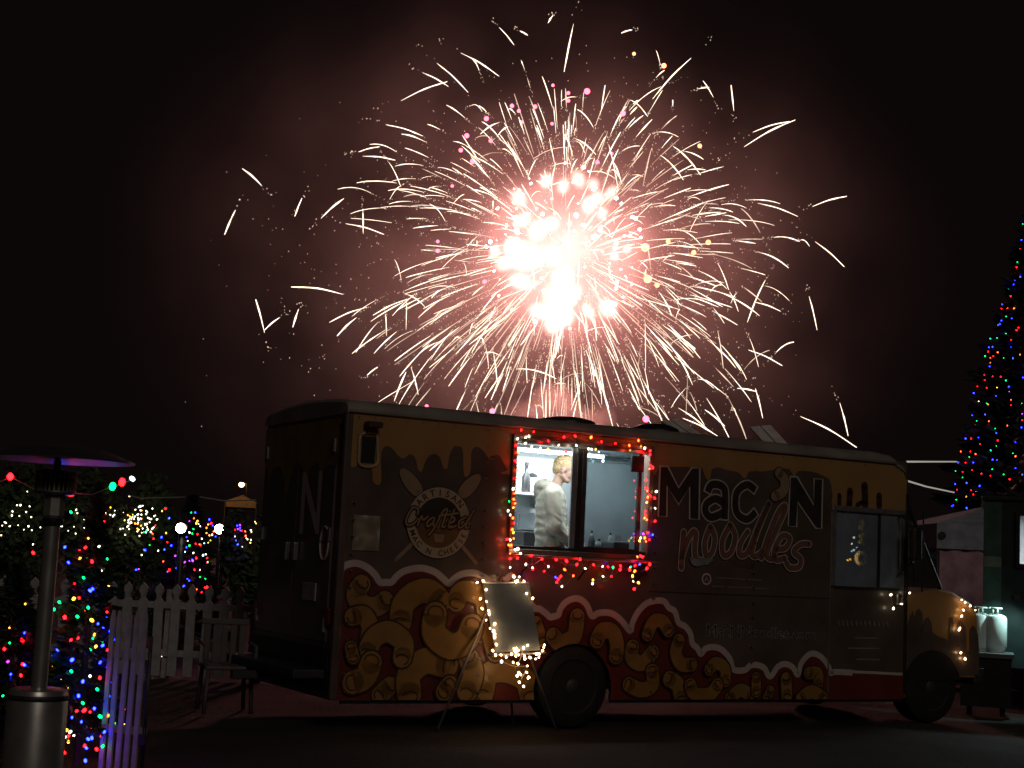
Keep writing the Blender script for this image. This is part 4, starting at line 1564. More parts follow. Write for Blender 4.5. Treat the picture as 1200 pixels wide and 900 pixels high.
def build_window_lights():
    z4 = zs(560, 480, 4.092)
    Wp = lambda p, w: T_M @ S3(*z4(p), w)
    top = [(208, 98, 'r'), (268, 106, 'r'), (245, 128, 'w'), (230, 133, 'w'), (190, 140, 'w'), (338, 150, 'r'), (413, 132, 'r'), (467, 127, 'r'), (543, 133, 'o'), (593, 155, 'r'), (660, 162, 'r'),
           (726, 172, 'o'), (770, 148, 'o'), (730, 195, 'o'), (782, 176, 'o'), (800, 185, 'w'), (228, 162, 'w'), (258, 178, 'w'), (300, 185, 'w'), (337, 188, 'y'), (388, 170, 'w'), (385, 205, 'o'), (422, 204, 'r'),
           (472, 172, 'w'), (530, 188, 'w'), (545, 190, 'w'), (565, 190, 'y'), (580, 203, 'c'), (598, 232, 'c'), (600, 246, 'c')]
    left = [(184, 172, 'r'), (192, 206, 'o'), (180, 246, 'r'), (190, 290, 'o'), (183, 330, 'r'), (170, 380, 'w'), (175, 402, 'o'), (150, 440, 'g'), (172, 430, 'o'), (178, 450, 'o'), (145, 485, 'w'), (170, 470, 'y'), (155, 505, 'w'),
            (172, 545, 'r'), (170, 590, 'y'), (140, 622, 'r'), (155, 625, 'w'), (172, 618, 'o'), (160, 650, 'o'), (192, 668, 'k'), (180, 672, 'k'), (155, 690, 'o'), (205, 690, 'k'), (155, 714, 'r'), (190, 712, 'r'), (178, 700, 'o'),
            (155, 757, 'w'), (148, 650, 'o'), (165, 575, 'o'), (168, 520, 'o')]
    right = [(826, 198, 'r'), (826, 215, 'r'), (830, 268, 'r'), (838, 278, 'r'), (824, 284, 'o'), (806, 338, 'r'), (808, 378, 'r'), (812, 390, 'o'), (824, 413, 'r'), (815, 420, 'o'), (848, 425, 'r'), (856, 393, 'w'), (810, 445, 'y'), (850, 473, 'w'),
             (803, 487, 'r'), (805, 505, 'r'), (800, 520, 'o'), (810, 528, 'o'), (850, 535, 'r'), (815, 590, 'r'), (793, 596, 'm'), (838, 600, 'b'), (800, 615, 'o'), (780, 616, 'w'), (806, 632, 'o'), (822, 624, 'r'), (775, 630, 'y')]
    low = [(258, 700, 'r'), (308, 717, 'r'), (376, 720, 'r'), (425, 726, 'r'), (490, 718, 'r'), (230, 742, 'w'), (263, 765, 'r'), (262, 758, 'w'), (338, 752, 'w'), (318, 775, 'r'), (416, 767, 'o'), (474, 743, 'r'), (397, 800, 'r'), (372, 804, 'b'),
           (378, 828, 'r'), (403, 848, 'w'), (458, 797, 'o'), (515, 762, 'w'), (555, 744, 'r'), (598, 752, 'w'), (624, 754, 'r'), (648, 757, 'g'), (684, 750, 'r'), (682, 768, 'r'), (732, 755, 'g'), (728, 768, 'r'), (754, 748, 'r'), (776, 742, 'b'),
           (752, 775, 'o'), (824, 742, 'r'), (810, 762, 'r'), (640, 800, 'r'), (600, 800, 'w'), (552, 817, 'y'), (550, 834, 'w'), (742, 798, 'y'), (745, 824, 'w'), (770, 830, 'y'), (750, 860, 'r'), (790, 706, 'r'), (765, 706, 'o'), (780, 702, 'r'), (385, 812, 'r')]
    def mk(lst, w, label, nm):
        b = [(Wp((x, y), w + rnd.uniform(-0.02, 0.01)), c) for x, y, c in lst]
        light_string(nm, label, 'string lights', b, 0.0105, WIREP, True, 'string lights round the serving window', max_gap=0.5)
    mk(top, -0.075, 'red and white string lights along the top of the serving window', 'light_string')
    mk(left, -0.075, 'dense red and amber string lights down the worker side of the serving window', 'light_string')
    mk(right, -0.075, 'red string lights down the refrigerator side of the serving window', 'light_string')
    mk(low, -0.285, 'red string lights hanging in loops below the serving shelf', 'light_string')


build_window_lights()


# ---- easel with sign board
def build_easel():
    fl, fm, fr = ground_at(512, 858), ground_at(601, 851), ground_at(651, 856)
    yb = (fl.y + fr.y) / 2 + 0.02
    apex = at_depth(588, 676, yb + 0.12)
    t = thing('easel', 'tripod display easel with thin metal legs in front of the macaroni print', 'easel', (apex.x, apex.y, 0))
    o0 = Vector((apex.x, apex.y, 0))
    legm = mat('easel_metal', (0.35, 0.33, 0.30), 0.4, 0.7)
    fm = Vector((fm.x, max(fm.y, yb + 0.35), 0))
    fm = ground_at(601, 850)
    for i, f in enumerate((fl, fm, fr)):
        leg = tube('leg', [apex - o0, (f - o0) * 1.0 + Vector((0, 0, 0.012))], 0.011, legm, t, 8)
        lathe('foot', [(0.013, 0.0), (0.013, 0.03), (0.010, 0.035)], BLACK, leg, 8, 'Z', f - o0)
    # prongs over the board's top edge
    for px in (583, 590):
        q = at_depth(px, 684, yb - 0.02) - o0
        tube('prong', [apex - o0, at_depth(px, 672, yb - 0.01) - o0, q], 0.006, legm, t, 6)
    # support ledge pegs
    yB = yb - 0.10
    bl, br, tr, tl = at_depth(581, 765, yB), at_depth(633, 762, yB), at_depth(620, 683, yb - 0.01), at_depth(565, 683, yb - 0.01)
    tube('ledge', [at_depth(572, 768, yB + 0.0) - o0, at_depth(640, 765, yB + 0.0) - o0], 0.010, legm, t, 6)
    bd = thing('sign_board', 'blank grey glossy menu board resting on the lit easel', 'sign', bl)
    n = (br - bl).cross(tl - bl).normalized() * 0.012
    P = [q - bl for q in (bl, br, tr, tl)]
    bm = bmesh.new()
    A = [bm.verts.new(p) for p in P]
    B = [bm.verts.new(p - n) for p in P]
    bm.faces.new(A)
    bm.faces.new(B[::-1])
    for i in range(4):
        bm.faces.new((A[i], A[(i + 1) % 4], B[(i + 1) % 4], B[i]))
    from_bm('panel', bm, mat('board_grey', (0.17, 0.195, 0.215), 0.34, var=0.15, scale=5, bump=0.03, bscale=6, coat=0.5), bd)
    tube('top_rail', [P[3] + n, P[2] + n], 0.008, WHITE, bd, 6)
    # warm white lights wound round it
    z5 = zs(540, 650, 3.9125)
    lst = [(75, 128), (103, 120), (116, 160), (90, 202), (118, 215), (98, 247), (128, 258), (130, 272), (116, 300), (155, 318), (134, 338), (150, 350), (155, 365), (155, 378), (163, 412), (147, 440), (159, 460), (184, 460), (187, 490),
           (208, 470), (232, 456), (244, 430), (255, 428), (250, 445), (262, 440), (252, 465), (265, 460), (288, 427), (306, 416), (292, 466), (294, 478), (314, 470), (318, 472), (343, 478), (348, 455), (360, 455), (358, 470), (375, 440), (380, 425), (384, 414),
           (240, 494), (262, 500), (305, 510), (302, 540), (266, 542), (258, 556), (275, 550), (308, 566), (312, 562), (268, 585), (288, 604), (268, 102), (252, 124), (260, 120), (290, 122), (302, 178), (330, 200), (243, 100)]
    b = []
    for x, y in lst:
        px, py = z5((x, y))
        f = (py - 683) / 82
        b.append((at_depth(px, py, yb - 0.035 - 0.09 * min(1.3, max(0, f)) + rnd.uniform(-0.03, 0.01)), 'k'))
    light_string('light_string', 'warm white string lights wound round the easel and its board', 'string lights', b, 0.012, WIREP, True, max_gap=0.25)


build_easel()


# ================================================================== TREES
def foliage_cone(name, h, r, z0, n, size, m, parent, taper=0.9, seed=1, droop=0.35):
    rg = random.Random(seed)
    vs, fs = [], []
    for i in range(n):
        f = rg.random() ** 1.4                                     # more low down
        tier = 1.0 + 0.16 * math.sin(f * h / max(0.18, h * 0.07) * 2 * math.pi)
        rr = r * (1 - f) ** taper * tier * (0.35 + 0.65 * math.sqrt(rg.random()))
        a = rg.uniform(0, 2 * math.pi)
        rr *= 1 + 0.14 * math.sin(a * 5 + f * 21)
        p = Vector((rr * math.cos(a), rr * math.sin(a), z0 + f * (h - z0)))
        out = Vector((math.cos(a), math.sin(a), rg.uniform(-droop, 0.45))).normalized()
        ln = size * rg.uniform(0.6, 1.4)
        sd = out.cross(Vector((rg.uniform(-1, 1), rg.uniform(-1, 1), 1))).normalized() * ln * 0.22
        b = len(vs)
        up = Vector((0, 0, ln * 0.16))
        vs += [p - out * ln * 0.4, p + sd + up * 0.2, p + out * ln * 0.6, p - sd - up]
        fs += [(b, b + 1, b + 2), (b, b + 2, b + 3)]
    return link_mesh(name, pymesh(name, vs, fs), m, parent)


def conifer(label, cat, base, h, r, n, size, m, seed, group=None, z0=0.12):
    t = thing('christmas_tree', label, cat, base, group=group)
    bm = bmesh.new()
    add_tube(bm, [(0, 0, 0), (0.01, 0, h * 0.5), (0, 0, h * 0.96)], [r * 0.09, r * 0.06, r * 0.012], 7)
    rg = random.Random(seed)
    for k in range(26):
        f = rg.uniform(0.06, 0.85)
        a = rg.uniform(0, 6.28)
        ln = r * (1 - f) * 0.85
        add_tube(bm, [(0, 0, f * h), (ln * math.cos(a) * .6, ln * math.sin(a) * .6, f * h - ln * 0.02), (ln * math.cos(a), ln * math.sin(a), f * h - ln * 0.12)], [r * 0.025, r * 0.015, r * 0.006], 4)
    from_bm('trunk', bm, BARK, t)
    foliage_cone('crown', h, r, h * z0, n, size, m, t, seed=seed)
    return t


def on_cone(px, py, base, h, r):
    """first hit of the pixel's ray with a cone (apex at base + h); None if missed"""
    d = ray(px, py).normalized()
    lo, hi = None, None
    best = None
    dist0 = (base - EYE_P).length
    for k in range(400):
        s = dist0 - r * 1.3 + k / 400 * 2.6 * r
        p = EYE_P + d * s
        rr = r * max(0.0, 1 - (p.z - base.z) / h)
        q = math.hypot(p.x - base.x, p.y - base.y)
        if q <= rr:
            return p
        if best is None or q - rr < best[0]:
            best = (q - rr, p)
    return best[1] if best[0] < r * 0.25 else None


def build_trees():
    z1 = zs(0, 520, 2.369)
    # small tree by the gate
    b1 = at_depth(90, 890, 10.55)
    b1 = Vector((b1.x, 10.55, 0))
    conifer('slim christmas tree with coloured lights beside the blue lit picket panel', 'tree', b1, 1.95, 0.29, 3400, 0.075, FOLI, 11)
    lst = [(197, 190, 'g'), (153, 350, 'g'), (140, 470, 'g'), (132, 472, 'g'), (232, 372, 'g'), (165, 440, 'g'), (198, 632, 'g'), (270, 682, 'g'), (230, 720, 'g'), (148, 588, 'g'), (318, 777, 'g'), (285, 840, 'g'), (258, 540, 'g'), (278, 757, 'g'), (245, 455, 'g'),
           (168, 157, 'b'), (180, 287, 'b'), (145, 297, 'b'), (257, 403, 'b'), (250, 408, 'b'), (272, 500, 'b'), (160, 572, 'b'), (315, 543, 'b'), (218, 700, 'b'), (226, 772, 'b'), (245, 820, 'b'), (255, 817, 'b'), (310, 748, 'b'), (278, 607, 'b'), (237, 880, 'b'), (240, 845, 'b'),
           (237, 288, 'r'), (207, 388, 'r'), (180, 482, 'r'), (135, 433, 'r'), (217, 540, 'r'), (197, 545, 'r'), (297, 467, 'r'), (298, 573, 'r'), (250, 745, 'r'), (213, 742, 'r'), (234, 740, 'r'), (268, 848, 'r'), (205, 137, 'r'), (277, 650, 'r'), (235, 838, 'r'), (220, 428, 'r'), (220, 298, 'r'), (255, 327, 'r'), (300, 755, 'o'), (178, 857, 'r'),
           (245, 262, 'y'), (262, 530, 'y'), (266, 563, 'y'), (185, 795, 'y'), (172, 757, 'y'), (255, 490, 'y'), (222, 318, 'y'), (205, 430, 'y'), (180, 815, 'w'), (205, 810, 'w'), (275, 285, 'w'), (283, 350, 'w'), (190, 812, 'r'), (250, 645, 'w'), (195, 800, 'c'), (150, 460, 'g'), (300, 620, 'b'), (306, 520, 'b'), (302, 700, 'b'), (312, 660, 'b'), (285, 560, 'b'), (190, 330, 'b'), (200, 600, 'b'), (230, 660, 'b'), (180, 690, 'g'), (160, 520, 'b'), (262, 735, 'b'), (215, 480, 'g'), (290, 800, 'b'), (200, 760, 'b')]  # closing run of blue and green bulbs added to tint tree and gate
    bl = []
    for x, y, c in lst:
        p = on_cone(*z1((x, y)), b1, 2.0, 0.36)
        if p is None:
            px, py = z1((x, y))
            p = at_depth(px, py, 10.35)
        bl.append((p, c))
    for k in range(40):                                        # back of the tree
        f = rnd.random() ** 1.3 * 0.95
        a = rnd.uniform(0.15, math.pi - 0.15)
        bl.append((b1 + Vector((0.34 * (1 - f) * math.cos(a), 0.34 * (1 - f) * math.sin(a), 0.1 + 1.85 * f)), rnd.choice('rgby')))
    light_string('light_string', 'multicoloured string lights on the slim tree by the picket panel', 'string lights', bl, 0.013, WIRE, True, max_gap=0.5)
    # tree at the frame's edge, behind the heater
    b2 = at_depth(2, 880, 10.9)
    b2 = Vector((b2.x, 10.9, 0))
    conifer('short christmas tree with a few coloured lights behind the patio heater', 'tree', b2, 1.35, 0.42, 3000, 0.10, FOLI, 12)
    bl = []
    for x, y, c in ((58, 643, 'r'), (62, 612, 'r'), (62, 545, 'r'), (68, 525, 'b'), (68, 614, 'b'), (27, 553, 'g'), (27, 510, 'y'), (70, 445, 'y'), (22, 605, 'm'), (30, 640, 'b'), (12, 570, 'r'), (8, 700, 'g'), (40, 760, 'b'), (92, 303, 'r')):
        p = on_cone(*z1((x, y)), b2, 1.4, 0.46) or at_depth(*z1((x, y)), 10.8)
        bl.append((p, c))
    light_string('light_string', 'sparse coloured string lights on the short tree behind the heater', 'string lights', bl, 0.013, WIRE, True, max_gap=0.7)
    # overhead festoon in front of the trees
    pts = [(-6, 564, 'g'), (12, 558.5, 'r'), (84, 577.5, 'r'), (132, 570, 'g'), (143, 565, 'r'), (155, 561, 'c')]
    b = [(at_depth(x, y, 10.2), c) for x, y, c in pts]
    light_string('festoon_lights', 'large festoon bulbs on an overhead wire by the heater top', 'string lights', b, 0.024, WIREP, True, order=False, wire_r=0.004)
    # tall town tree
    yT = 33.0
    ap = at_depth(1217, 226, yT)
    base = Vector((ap.x, yT, 0))
    hT = ap.z
    rT = (at_depth(1217, 600, yT).x - at_depth(1104, 600, yT).x) / (1 - at_depth(1150, 600, yT).z / hT)
    conifer('towering christmas tree covered in coloured lights behind the food trailer', 'tree', base, hT, rT * 0.80, 9000, 0.32, FOLI2, 21, z0=0.05)
    zt = zs(1060, 230, 2.307)
    lst = [(320, 75, 'g'), (318, 62, 'b'), (316, 118, 'b'), (312, 143, 'r'), (305, 178, 'g'), (303, 192, 'r'), (313, 218, 'b'), (298, 228, 'b'), (282, 250, 'g'), (295, 238, 'b'), (287, 270, 'r'), (302, 290, 'r'), (264, 292, 'b'), (262, 304, 'r'), (278, 303, 'o'), (296, 303, 'o'),
           (268, 322, 'g'), (275, 325, 'g'), (290, 330, 'b'), (258, 345, 'b'), (253, 348, 'b'), (262, 336, 'b'), (308, 355, 'r'), (303, 362, 'r'), (274, 372, 'g'), (250, 383, 'g'), (288, 388, 'r'), (232, 385, 'g'), (238, 407, 'b'), (228, 408, 'b'), (288, 408, 'b'), (226, 420, 'r'), (252, 422, 'o'),
           (218, 432, 'g'), (240, 432, 'r'), (268, 437, 'g'), (293, 438, 'b'), (232, 450, 'o'), (230, 460, 'b'), (318, 452, 'g'), (312, 428, 'o'), (216, 483, 'r'), (217, 497, 'r'), (260, 488, 'r'), (274, 498, 'g'), (320, 490, 'b'), (238, 487, 'r'), (222, 518, 'r'), (197, 514, 'r'), (187, 532, 'b'), (250, 517, 'y'), (283, 528, 'm'), (282, 515, 'b'), (247, 540, 'b'),
           (222, 560, 'g'), (226, 563, 'o'), (288, 550, 'o'), (317, 560, 'g'), (288, 565, 'r'), (183, 592, 'b'), (218, 590, 'b'), (228, 608, 'o'), (195, 607, 'g'), (245, 628, 'g'), (278, 620, 'o'), (318, 605, 'r'), (316, 625, 'b'), (172, 635, 'g'), (200, 652, 'b'), (248, 640, 'b'), (252, 660, 'r'), (204, 670, 'r'), (300, 665, 'b'),
           (152, 690, 'o'), (178, 690, 'r'), (192, 697, 'o'), (175, 705, 'g'), (186, 720, 'b'), (145, 720, 'b'), (233, 687, 'g'), (248, 675, 'g'), (238, 712, 'b'), (250, 713, 'b'), (293, 695, 'g'), (300, 703, 'o'), (165, 720, 'r'), (138, 743, 'g'), (157, 745, 'r'), (182, 740, 'r'), (208, 750, 'r'), (237, 738, 'g'), (258, 722, 'r'), (300, 735, 'b'),
           (157, 760, 'g'), (168, 775, 'b'), (203, 783, 'b'), (232, 755, 'r'), (268, 752, 'g'), (284, 765, 'r'), (142, 793, 'r'), (137, 778, 'b'), (180, 795, 'r'), (186, 806, 'r'), (140, 820, 'g'), (132, 835, 'b'), (128, 838, 'b'), (168, 843, 'b'), (205, 843, 'b'), (213, 820, 'g'), (167, 812, 'o'), (193, 797, 'o'), (125, 875, 'g'), (126, 868, 'o'), (108, 880, 'r'), (180, 655, 'r'), (165, 655, 'b'), (232, 437, 'o'), (318, 588, 'm'), (200, 555, 'w'), (190, 620, 'o')]
    bl = []
    for x, y, c in lst:
        p = on_cone(*zt((x, y)), base, hT, rT) or at_depth(*zt((x, y)), yT)
        bl.append((p, c))
    far = []
    for k in range(150):
        f = rnd.random() ** 1.25 * 0.97
        a = rnd.uniform(-2.6, 1.2)
        p = base + Vector((rT * (1 - f) * math.cos(a), rT * (1 - f) * math.sin(a), hT * f))
        if a < -2.0 + 0.4 and rnd.random() < 0.6:
            continue
        far.append((p, rnd.choice('rgbbgro')))
    light_string('light_string', 'coloured bulbs wound over the towering tree behind the trailer', 'string lights', bl + far, 0.050, WIRE, False, max_gap=0.01)


build_trees()


# ---- bushes and a far lit tree behind the fence
def bush(label, base, rx, ry, h, n, seed, m=BUSH, group=None):
    t = thing('bush', label, 'bush', base, group=group)
    rg = random.Random(seed)
    bm = bmesh.new()
    for k in range(6):
        a = rg.uniform(0, 6.28)
        add_tube(bm, [(0.05 * math.cos(a), 0.05 * math.sin(a), 0), (rx * .3 * math.cos(a), ry * .3 * math.sin(a), h * .45), (rx * .6 * math.cos(a), ry * .6 * math.sin(a), h * .8)], [0.03, 0.02, 0.008], 5)
    from_bm('stem', bm, BARK, t)
    vs, fs = [], []
    lobes = [(rg.uniform(-.6, .6) * rx, rg.uniform(-.6, .6) * ry, rg.uniform(.45, .8) * h, rg.uniform(.35, .6)) for k in range(7)]
    for i in range(n):
        c = rg.choice(lobes)
        v = Vector((rg.gauss(0, 1), rg.gauss(0, 1), rg.gauss(0, 1))).normalized() * rg.uniform(0.5, 1.0)
        p = Vector((c[0] + v.x * rx * c[3], c[1] + v.y * ry * c[3], max(0.1, c[2] + v.z * h * .35)))
        s = rg.uniform(0.05, 0.11)
        a = Vector((rg.gauss(0, 1), rg.gauss(0, 1), rg.gauss(0, 1))).normalized() * s
        b2 = a.orthogonal().normalized() * s * 0.5
        b = len(vs)
        vs += [p - a, p + b2, p + a, p - b2]
        fs.append((b, b + 1, b + 2, b + 3))
    link_mesh('foliage', pymesh('foliage', vs, fs), m, t)
    return t


def build_far_left():
    z2 = zs(0, 540, 7.5)
    z3 = zs(150, 540, 7.5)
    z1 = zs(0, 520, 2.369)
    yF = 24.0
    def g(px, y):
        q = at_depth(px, 640, y)
        return Vector((q.x, y, 0))
    bush('tall bush sprinkled with white lights behind the heater', g(22, yF), 0.75, 0.6, 2.5, 2600, 31)
    lst = [(240, 270), (150, 390), (180, 390), (260, 400), (110, 445), (230, 450), (170, 485), (275, 495), (50, 545), (20, 570), (85, 575), (160, 565), (250, 575), (210, 605), (10, 655), (290, 735), (355, 585), (40, 540), (105, 480), (280, 610)]
    light_string('light_string', 'scattered white string lights on the bush behind the heater', 'string lights',
                 [(at_depth(*z2(p), yF - 0.6 + rnd.uniform(-.2, .2)), 'w') for p in lst], 0.030, WIRE, False, max_gap=0.6)
    bush('wide bush thick with warm white lights beyond the picket fence', g(140, yF), 1.0, 0.6, 2.45, 3000, 32)
    bl = []
    # white outlines traced from the photograph, dense on the wide bush
    for p in [(740, 515), (770, 530), (765, 570), (740, 590), (665, 640), (680, 460), (670, 430), (900, 380), (870, 405), (905, 410), (885, 445), (930, 465), (855, 505), (890, 510), (905, 530), (885, 550), (925, 570), (890, 600), (920, 630), (970, 475), (1005, 475),
              (490, 628), (475, 635), (545, 575), (530, 575), (600, 615), (650, 580), (870, 755), (1100, 650)]:
        bl.append((at_depth(*z2(p), yF - 0.5), 'w'))
    for p in [(10, 600), (15, 550), (40, 495), (60, 490), (90, 470), (110, 400), (130, 395), (160, 440), (215, 420), (230, 487), (175, 500), (255, 515), (190, 540), (95, 605), (150, 555), (65, 430), (110, 435), (5, 520), (185, 505), (240, 480)]:
        bl.append((at_depth(*z3(p), yF - 0.5), 'w'))
    for k in range(56):
        px = rnd.gauss(158, 16)
        py = rnd.gauss(611, 9)
        bl.append((at_depth(px, py, yF - 0.55 + rnd.uniform(-.2, .3)), rnd.choice('wwwy')))
    light_string('light_string', 'dense warm white string lights on the wide bush beyond the fence', 'string lights', bl, 0.027, WIRE, False, max_gap=0.5)
    # coloured tree
    yC = 21.5
    bC = g(222, yC)
    conifer('christmas tree with mixed coloured lights beyond the long picket fence', 'tree', bC, 2.25, 0.62, 2600, 0.14, FOLI2, 33)
    col = [(330, 420, 'r'), (240, 570, 'r'), (345, 715, 'r'), (610, 645, 'r'), (640, 740, 'r'), (630, 735, 'o'), (600, 855, 'r'), (595, 730, 'r'), (580, 505, 'o'), (555, 455, 'g'), (190, 740, 'g'), (575, 600, 'g'), (565, 640, 'g'), (540, 745, 'g'), (485, 865, 'g'), (495, 545, 'g'), (590, 455, 'b'), (295, 672, 'b'), (380, 745, 'b'),
           (150, 785, 'b'), (320, 780, 'b'), (515, 670, 'b'), (515, 760, 'b'), (565, 870, 'b'), (500, 800, 'c'), (745, 570, 'b'), (715, 515, 'b'), (770, 665, 'b'), (635, 575, 'w'), (650, 685, 'w'), (335, 635, 'y'), (610, 530, 'y'), (660, 830, 'c'), (685, 822, 'c'), (575, 810, 'w'), (265, 790, 'w'), (705, 720, 'y'), (740, 650, 'w'), (715, 655, 'y'), (690, 590, 'o'),
           (540, 530, 'm'), (415, 835, 'm'), (500, 890, 'm'), (450, 790, 'm'), (670, 725, 'c'), (755, 620, 'o'), (730, 550, 'r'), (705, 560, 'y'), (725, 700, 'y'), (600, 550, 'y'), (620, 555, 'w'), (690, 635, 'o'), (215, 640, 'o'), (225, 685, 'r'), (200, 625, 'w'), (165, 612, 'g'), (140, 628, 'g'), (540, 630, 'c'), (525, 705, 'w'), (480, 700, 'm'), (695, 855, 'r'), (700, 890, 'g'), (540, 880, 'm'), (310, 885, 'o'), (120, 828, 'w'), (360, 505, 'b')]
    bl = [(at_depth(*z3(p[:2]), yC - 0.55 + rnd.uniform(-.15, .15)), p[2]) for p in col]
    col = [(470, 350, 'r'), (500, 385, 'b'), (525, 380, 'b'), (520, 375, 'b'), (570, 400, 'r'), (575, 398, 'r'), (560, 412, 'r'), (355, 430, 'r'), (362, 438, 'r'), (360, 425, 'r'), (385, 348, 'm'), (378, 350, 'b'), (400, 295, 'b'), (480, 507, 'r'), (478, 575, 'r'), (530, 405, 'o'), (495, 370, 'r'), (545, 405, 'o'), (555, 370, 'g'), (570, 375, 'g'), (475, 440, 'o'),
           (500, 440, 'w'), (488, 475, 'w'), (530, 440, 'w'), (510, 330, 'b'), (535, 325, 'm'), (490, 345, 'b'), (465, 355, 'm'), (540, 350, 'r'), (555, 350, 'w'), (575, 330, 'r'), (510, 395, 'b'), (450, 590, 'w')]
    bl += [(at_depth(*z1(p[:2]), yC - 0.6 + rnd.uniform(-.15, .1)), p[2]) for p in col]
    light_string('light_string', 'mixed coloured string lights on the tree beyond the picket fence', 'string lights', bl, 0.026, WIRE, False, max_gap=0.5)
    # small group at the truck's rear edge
    bush('small bush with purple and white lights beside the truck rear', g(286, 26), 0.5, 0.5, 2.1, 1500, 34)
    col = [(960, 570, 'b'), (985, 565, 'm'), (985, 590, 'b'), (965, 600, 'm'), (1000, 615, 'r'), (985, 610, 'b'), (940, 605, 'r'), (1030, 620, 'o'), (1080, 610, 'w'), (1085, 625, 'w'), (1115, 535, 'w'), (1125, 550, 'y'), (1040, 680, 'w'), (1050, 690, 'w'), (1080, 695, 'w'), (1075, 720, 'y'), (940, 665, 'w'), (950, 700, 'b'), (965, 735, 'b'), (1005, 755, 'w'), (1035, 660, 'o')]
    light_string('light_string', 'purple and white string lights on the small bush by the truck rear', 'string lights', [(at_depth(*z3(p[:2]), 25.5), p[2]) for p in col], 0.03, WIRE, False, max_gap=0.6)
    # two floodlights on poles, a street lamp, a pennant tent
    for px, py, y, r, st in ((212, 619, 20.3, 0.058, 60), (257, 620, 44.0, 0.12, 60)):
        q = at_depth(px, py, y)
        t = thing('floodlight', 'bright white floodlight on a pole beside the far coloured tree' if px < 230 else 'smaller white floodlight on a pole close to the truck rear', 'floodlight', (q.x, q.y, 0), group='white floodlights beyond the fence')
        tube('pole', [(0, 0.12, 0), (0, 0.12, q.z + 0.2)], 0.05, DARKM, t, 8)
        o = lathe('lamp_housing', [(r * 1.25, 0.0), (r * 1.25, 0.10), (r * 0.5, 0.2)], DARKM, t, 16, 'Y', (0, 0, q.z))
        lathe('lamp_lens', [(r * 1.0, -0.03), (r * 1.15, -0.012), (r * 1.15, -0.001)], glow('flood_lens', (1.0, 0.93, 0.80), 30, False), t, 16, 'Y', (0, 0, q.z))
    q = at_depth(283, 568, 70.0)
    t = thing('street_lamp', 'orange street lamp on a thin bent pole behind the tent', 'street lamp', (q.x + 0.25, q.y, 0))
    tube('pole', [(0, 0, 0), (0.02, 0, q.z - 0.4), (0, 0, q.z + 0.05), (-0.2, 0, q.z + 0.12)], 0.05, DARKM, t, 6)
    bm = bmesh.new()
    add_ellipsoid(bm, (-0.25, 0, q.z), (0.13, 0.13, 0.11), None, 12)
    from_bm('lamp_globe', bm, glow('sodium', (1.0, 0.45, 0.12), 22, False), t, smooth=True)
    # orange tent roof peaks
    yt = 48.0
    t = thing('market_tent', 'small peaked yellow market tent under the orange street lamp', 'tent', g(285, yt))
    o0 = g(285, yt)
    P = [at_depth(*p, yt) - o0 for p in ((264, 587), (301, 589), (277, 578))]
    P2 = [at_depth(*p, yt + 2.6) - o0 for p in ((266, 590), (299, 591))]
    vs = [P[0], P[1], P2[1], P2[0], Vector((P[2].x, 1.2, P[2].z))]
    vs += [v - Vector((0, 0, 0.18)) for v in vs[:4]]
    fs = [(0, 1, 4), (1, 2, 4), (2, 3, 4), (3, 0, 4), (0, 5, 6, 1), (1, 6, 7, 2), (2, 7, 8, 3), (3, 8, 5, 0)]
    link_mesh('canopy', pymesh('canopy', vs, fs), mat('tent_yellow', (0.55, 0.33, 0.12), 0.8), t)
    for v in vs[:4]:
        tube('pole', [(v.x, v.y, 0), (v.x, v.y, v.z - 0.02)], 0.03, DARKM, t, 6)
    ld = bpy.data.lights.new('sodium_light', 'POINT')
    ld.energy = 22
    ld.color = (1.0, 0.5, 0.18)
    ld.shadow_soft_size = 0.2
    lo = bpy.data.objects.new('tent_lamp_light', ld)
    C.objects.link(lo)
    lo.parent = t
    lo.location = (P[2].x - 0.5, -1.0, P[2].z + 1.2)
    # dark wire across
    wp = [at_depth(x, y, 23.0) for x, y in ((150, 580), (165, 584), (205, 583), (232, 582), (262, 587), (300, 586))]
    o = tube('overhead_cable', wp, 0.012, WIREP, None, 5)
    tag(o, 'thin pale overhead cable sagging above the lit bushes', 'cable')


build_far_left()


# ---- picket fences
FENCE = mat('fence_white', (0.36, 0.36, 0.37), 0.6, var=0.3, scale=7, bump=0.15, bscale=30)


def picket_mesh(name, w, h, th, spade=True):
    hw = w / 2
    if spade:
        prof = [(-hw, 0), (hw, 0), (hw, h * 0.80), (hw * 0.5, h * 0.835), (hw * 0.62, h * 0.87), (hw * 0.98, h * 0.91), (hw * 0.85, h * 0.95), (0, h),
                (-hw * 0.85, h * 0.95), (-hw * 0.98, h * 0.91), (-hw * 0.62, h * 0.87), (-hw * 0.5, h * 0.835), (-hw, h * 0.80)]
    else:
        prof = [(-hw, 0), (hw, 0), (hw, h * 0.95), (hw * 0.4, h), (-hw * 0.4, h), (-hw, h * 0.95)]
    n = len(prof)
    vs = [(x, -th / 2, z) for x, z in prof] + [(x, th / 2, z) for x, z in prof]
    fs = [list(range(n)), list(range(2 * n - 1, n - 1, -1))] + [(i, (i + 1) % n, n + (i + 1) % n, n + i)[::-1] for i in range(n)]
    me = pymesh(name, vs, fs)
    me.materials.append(FENCE)
    return me


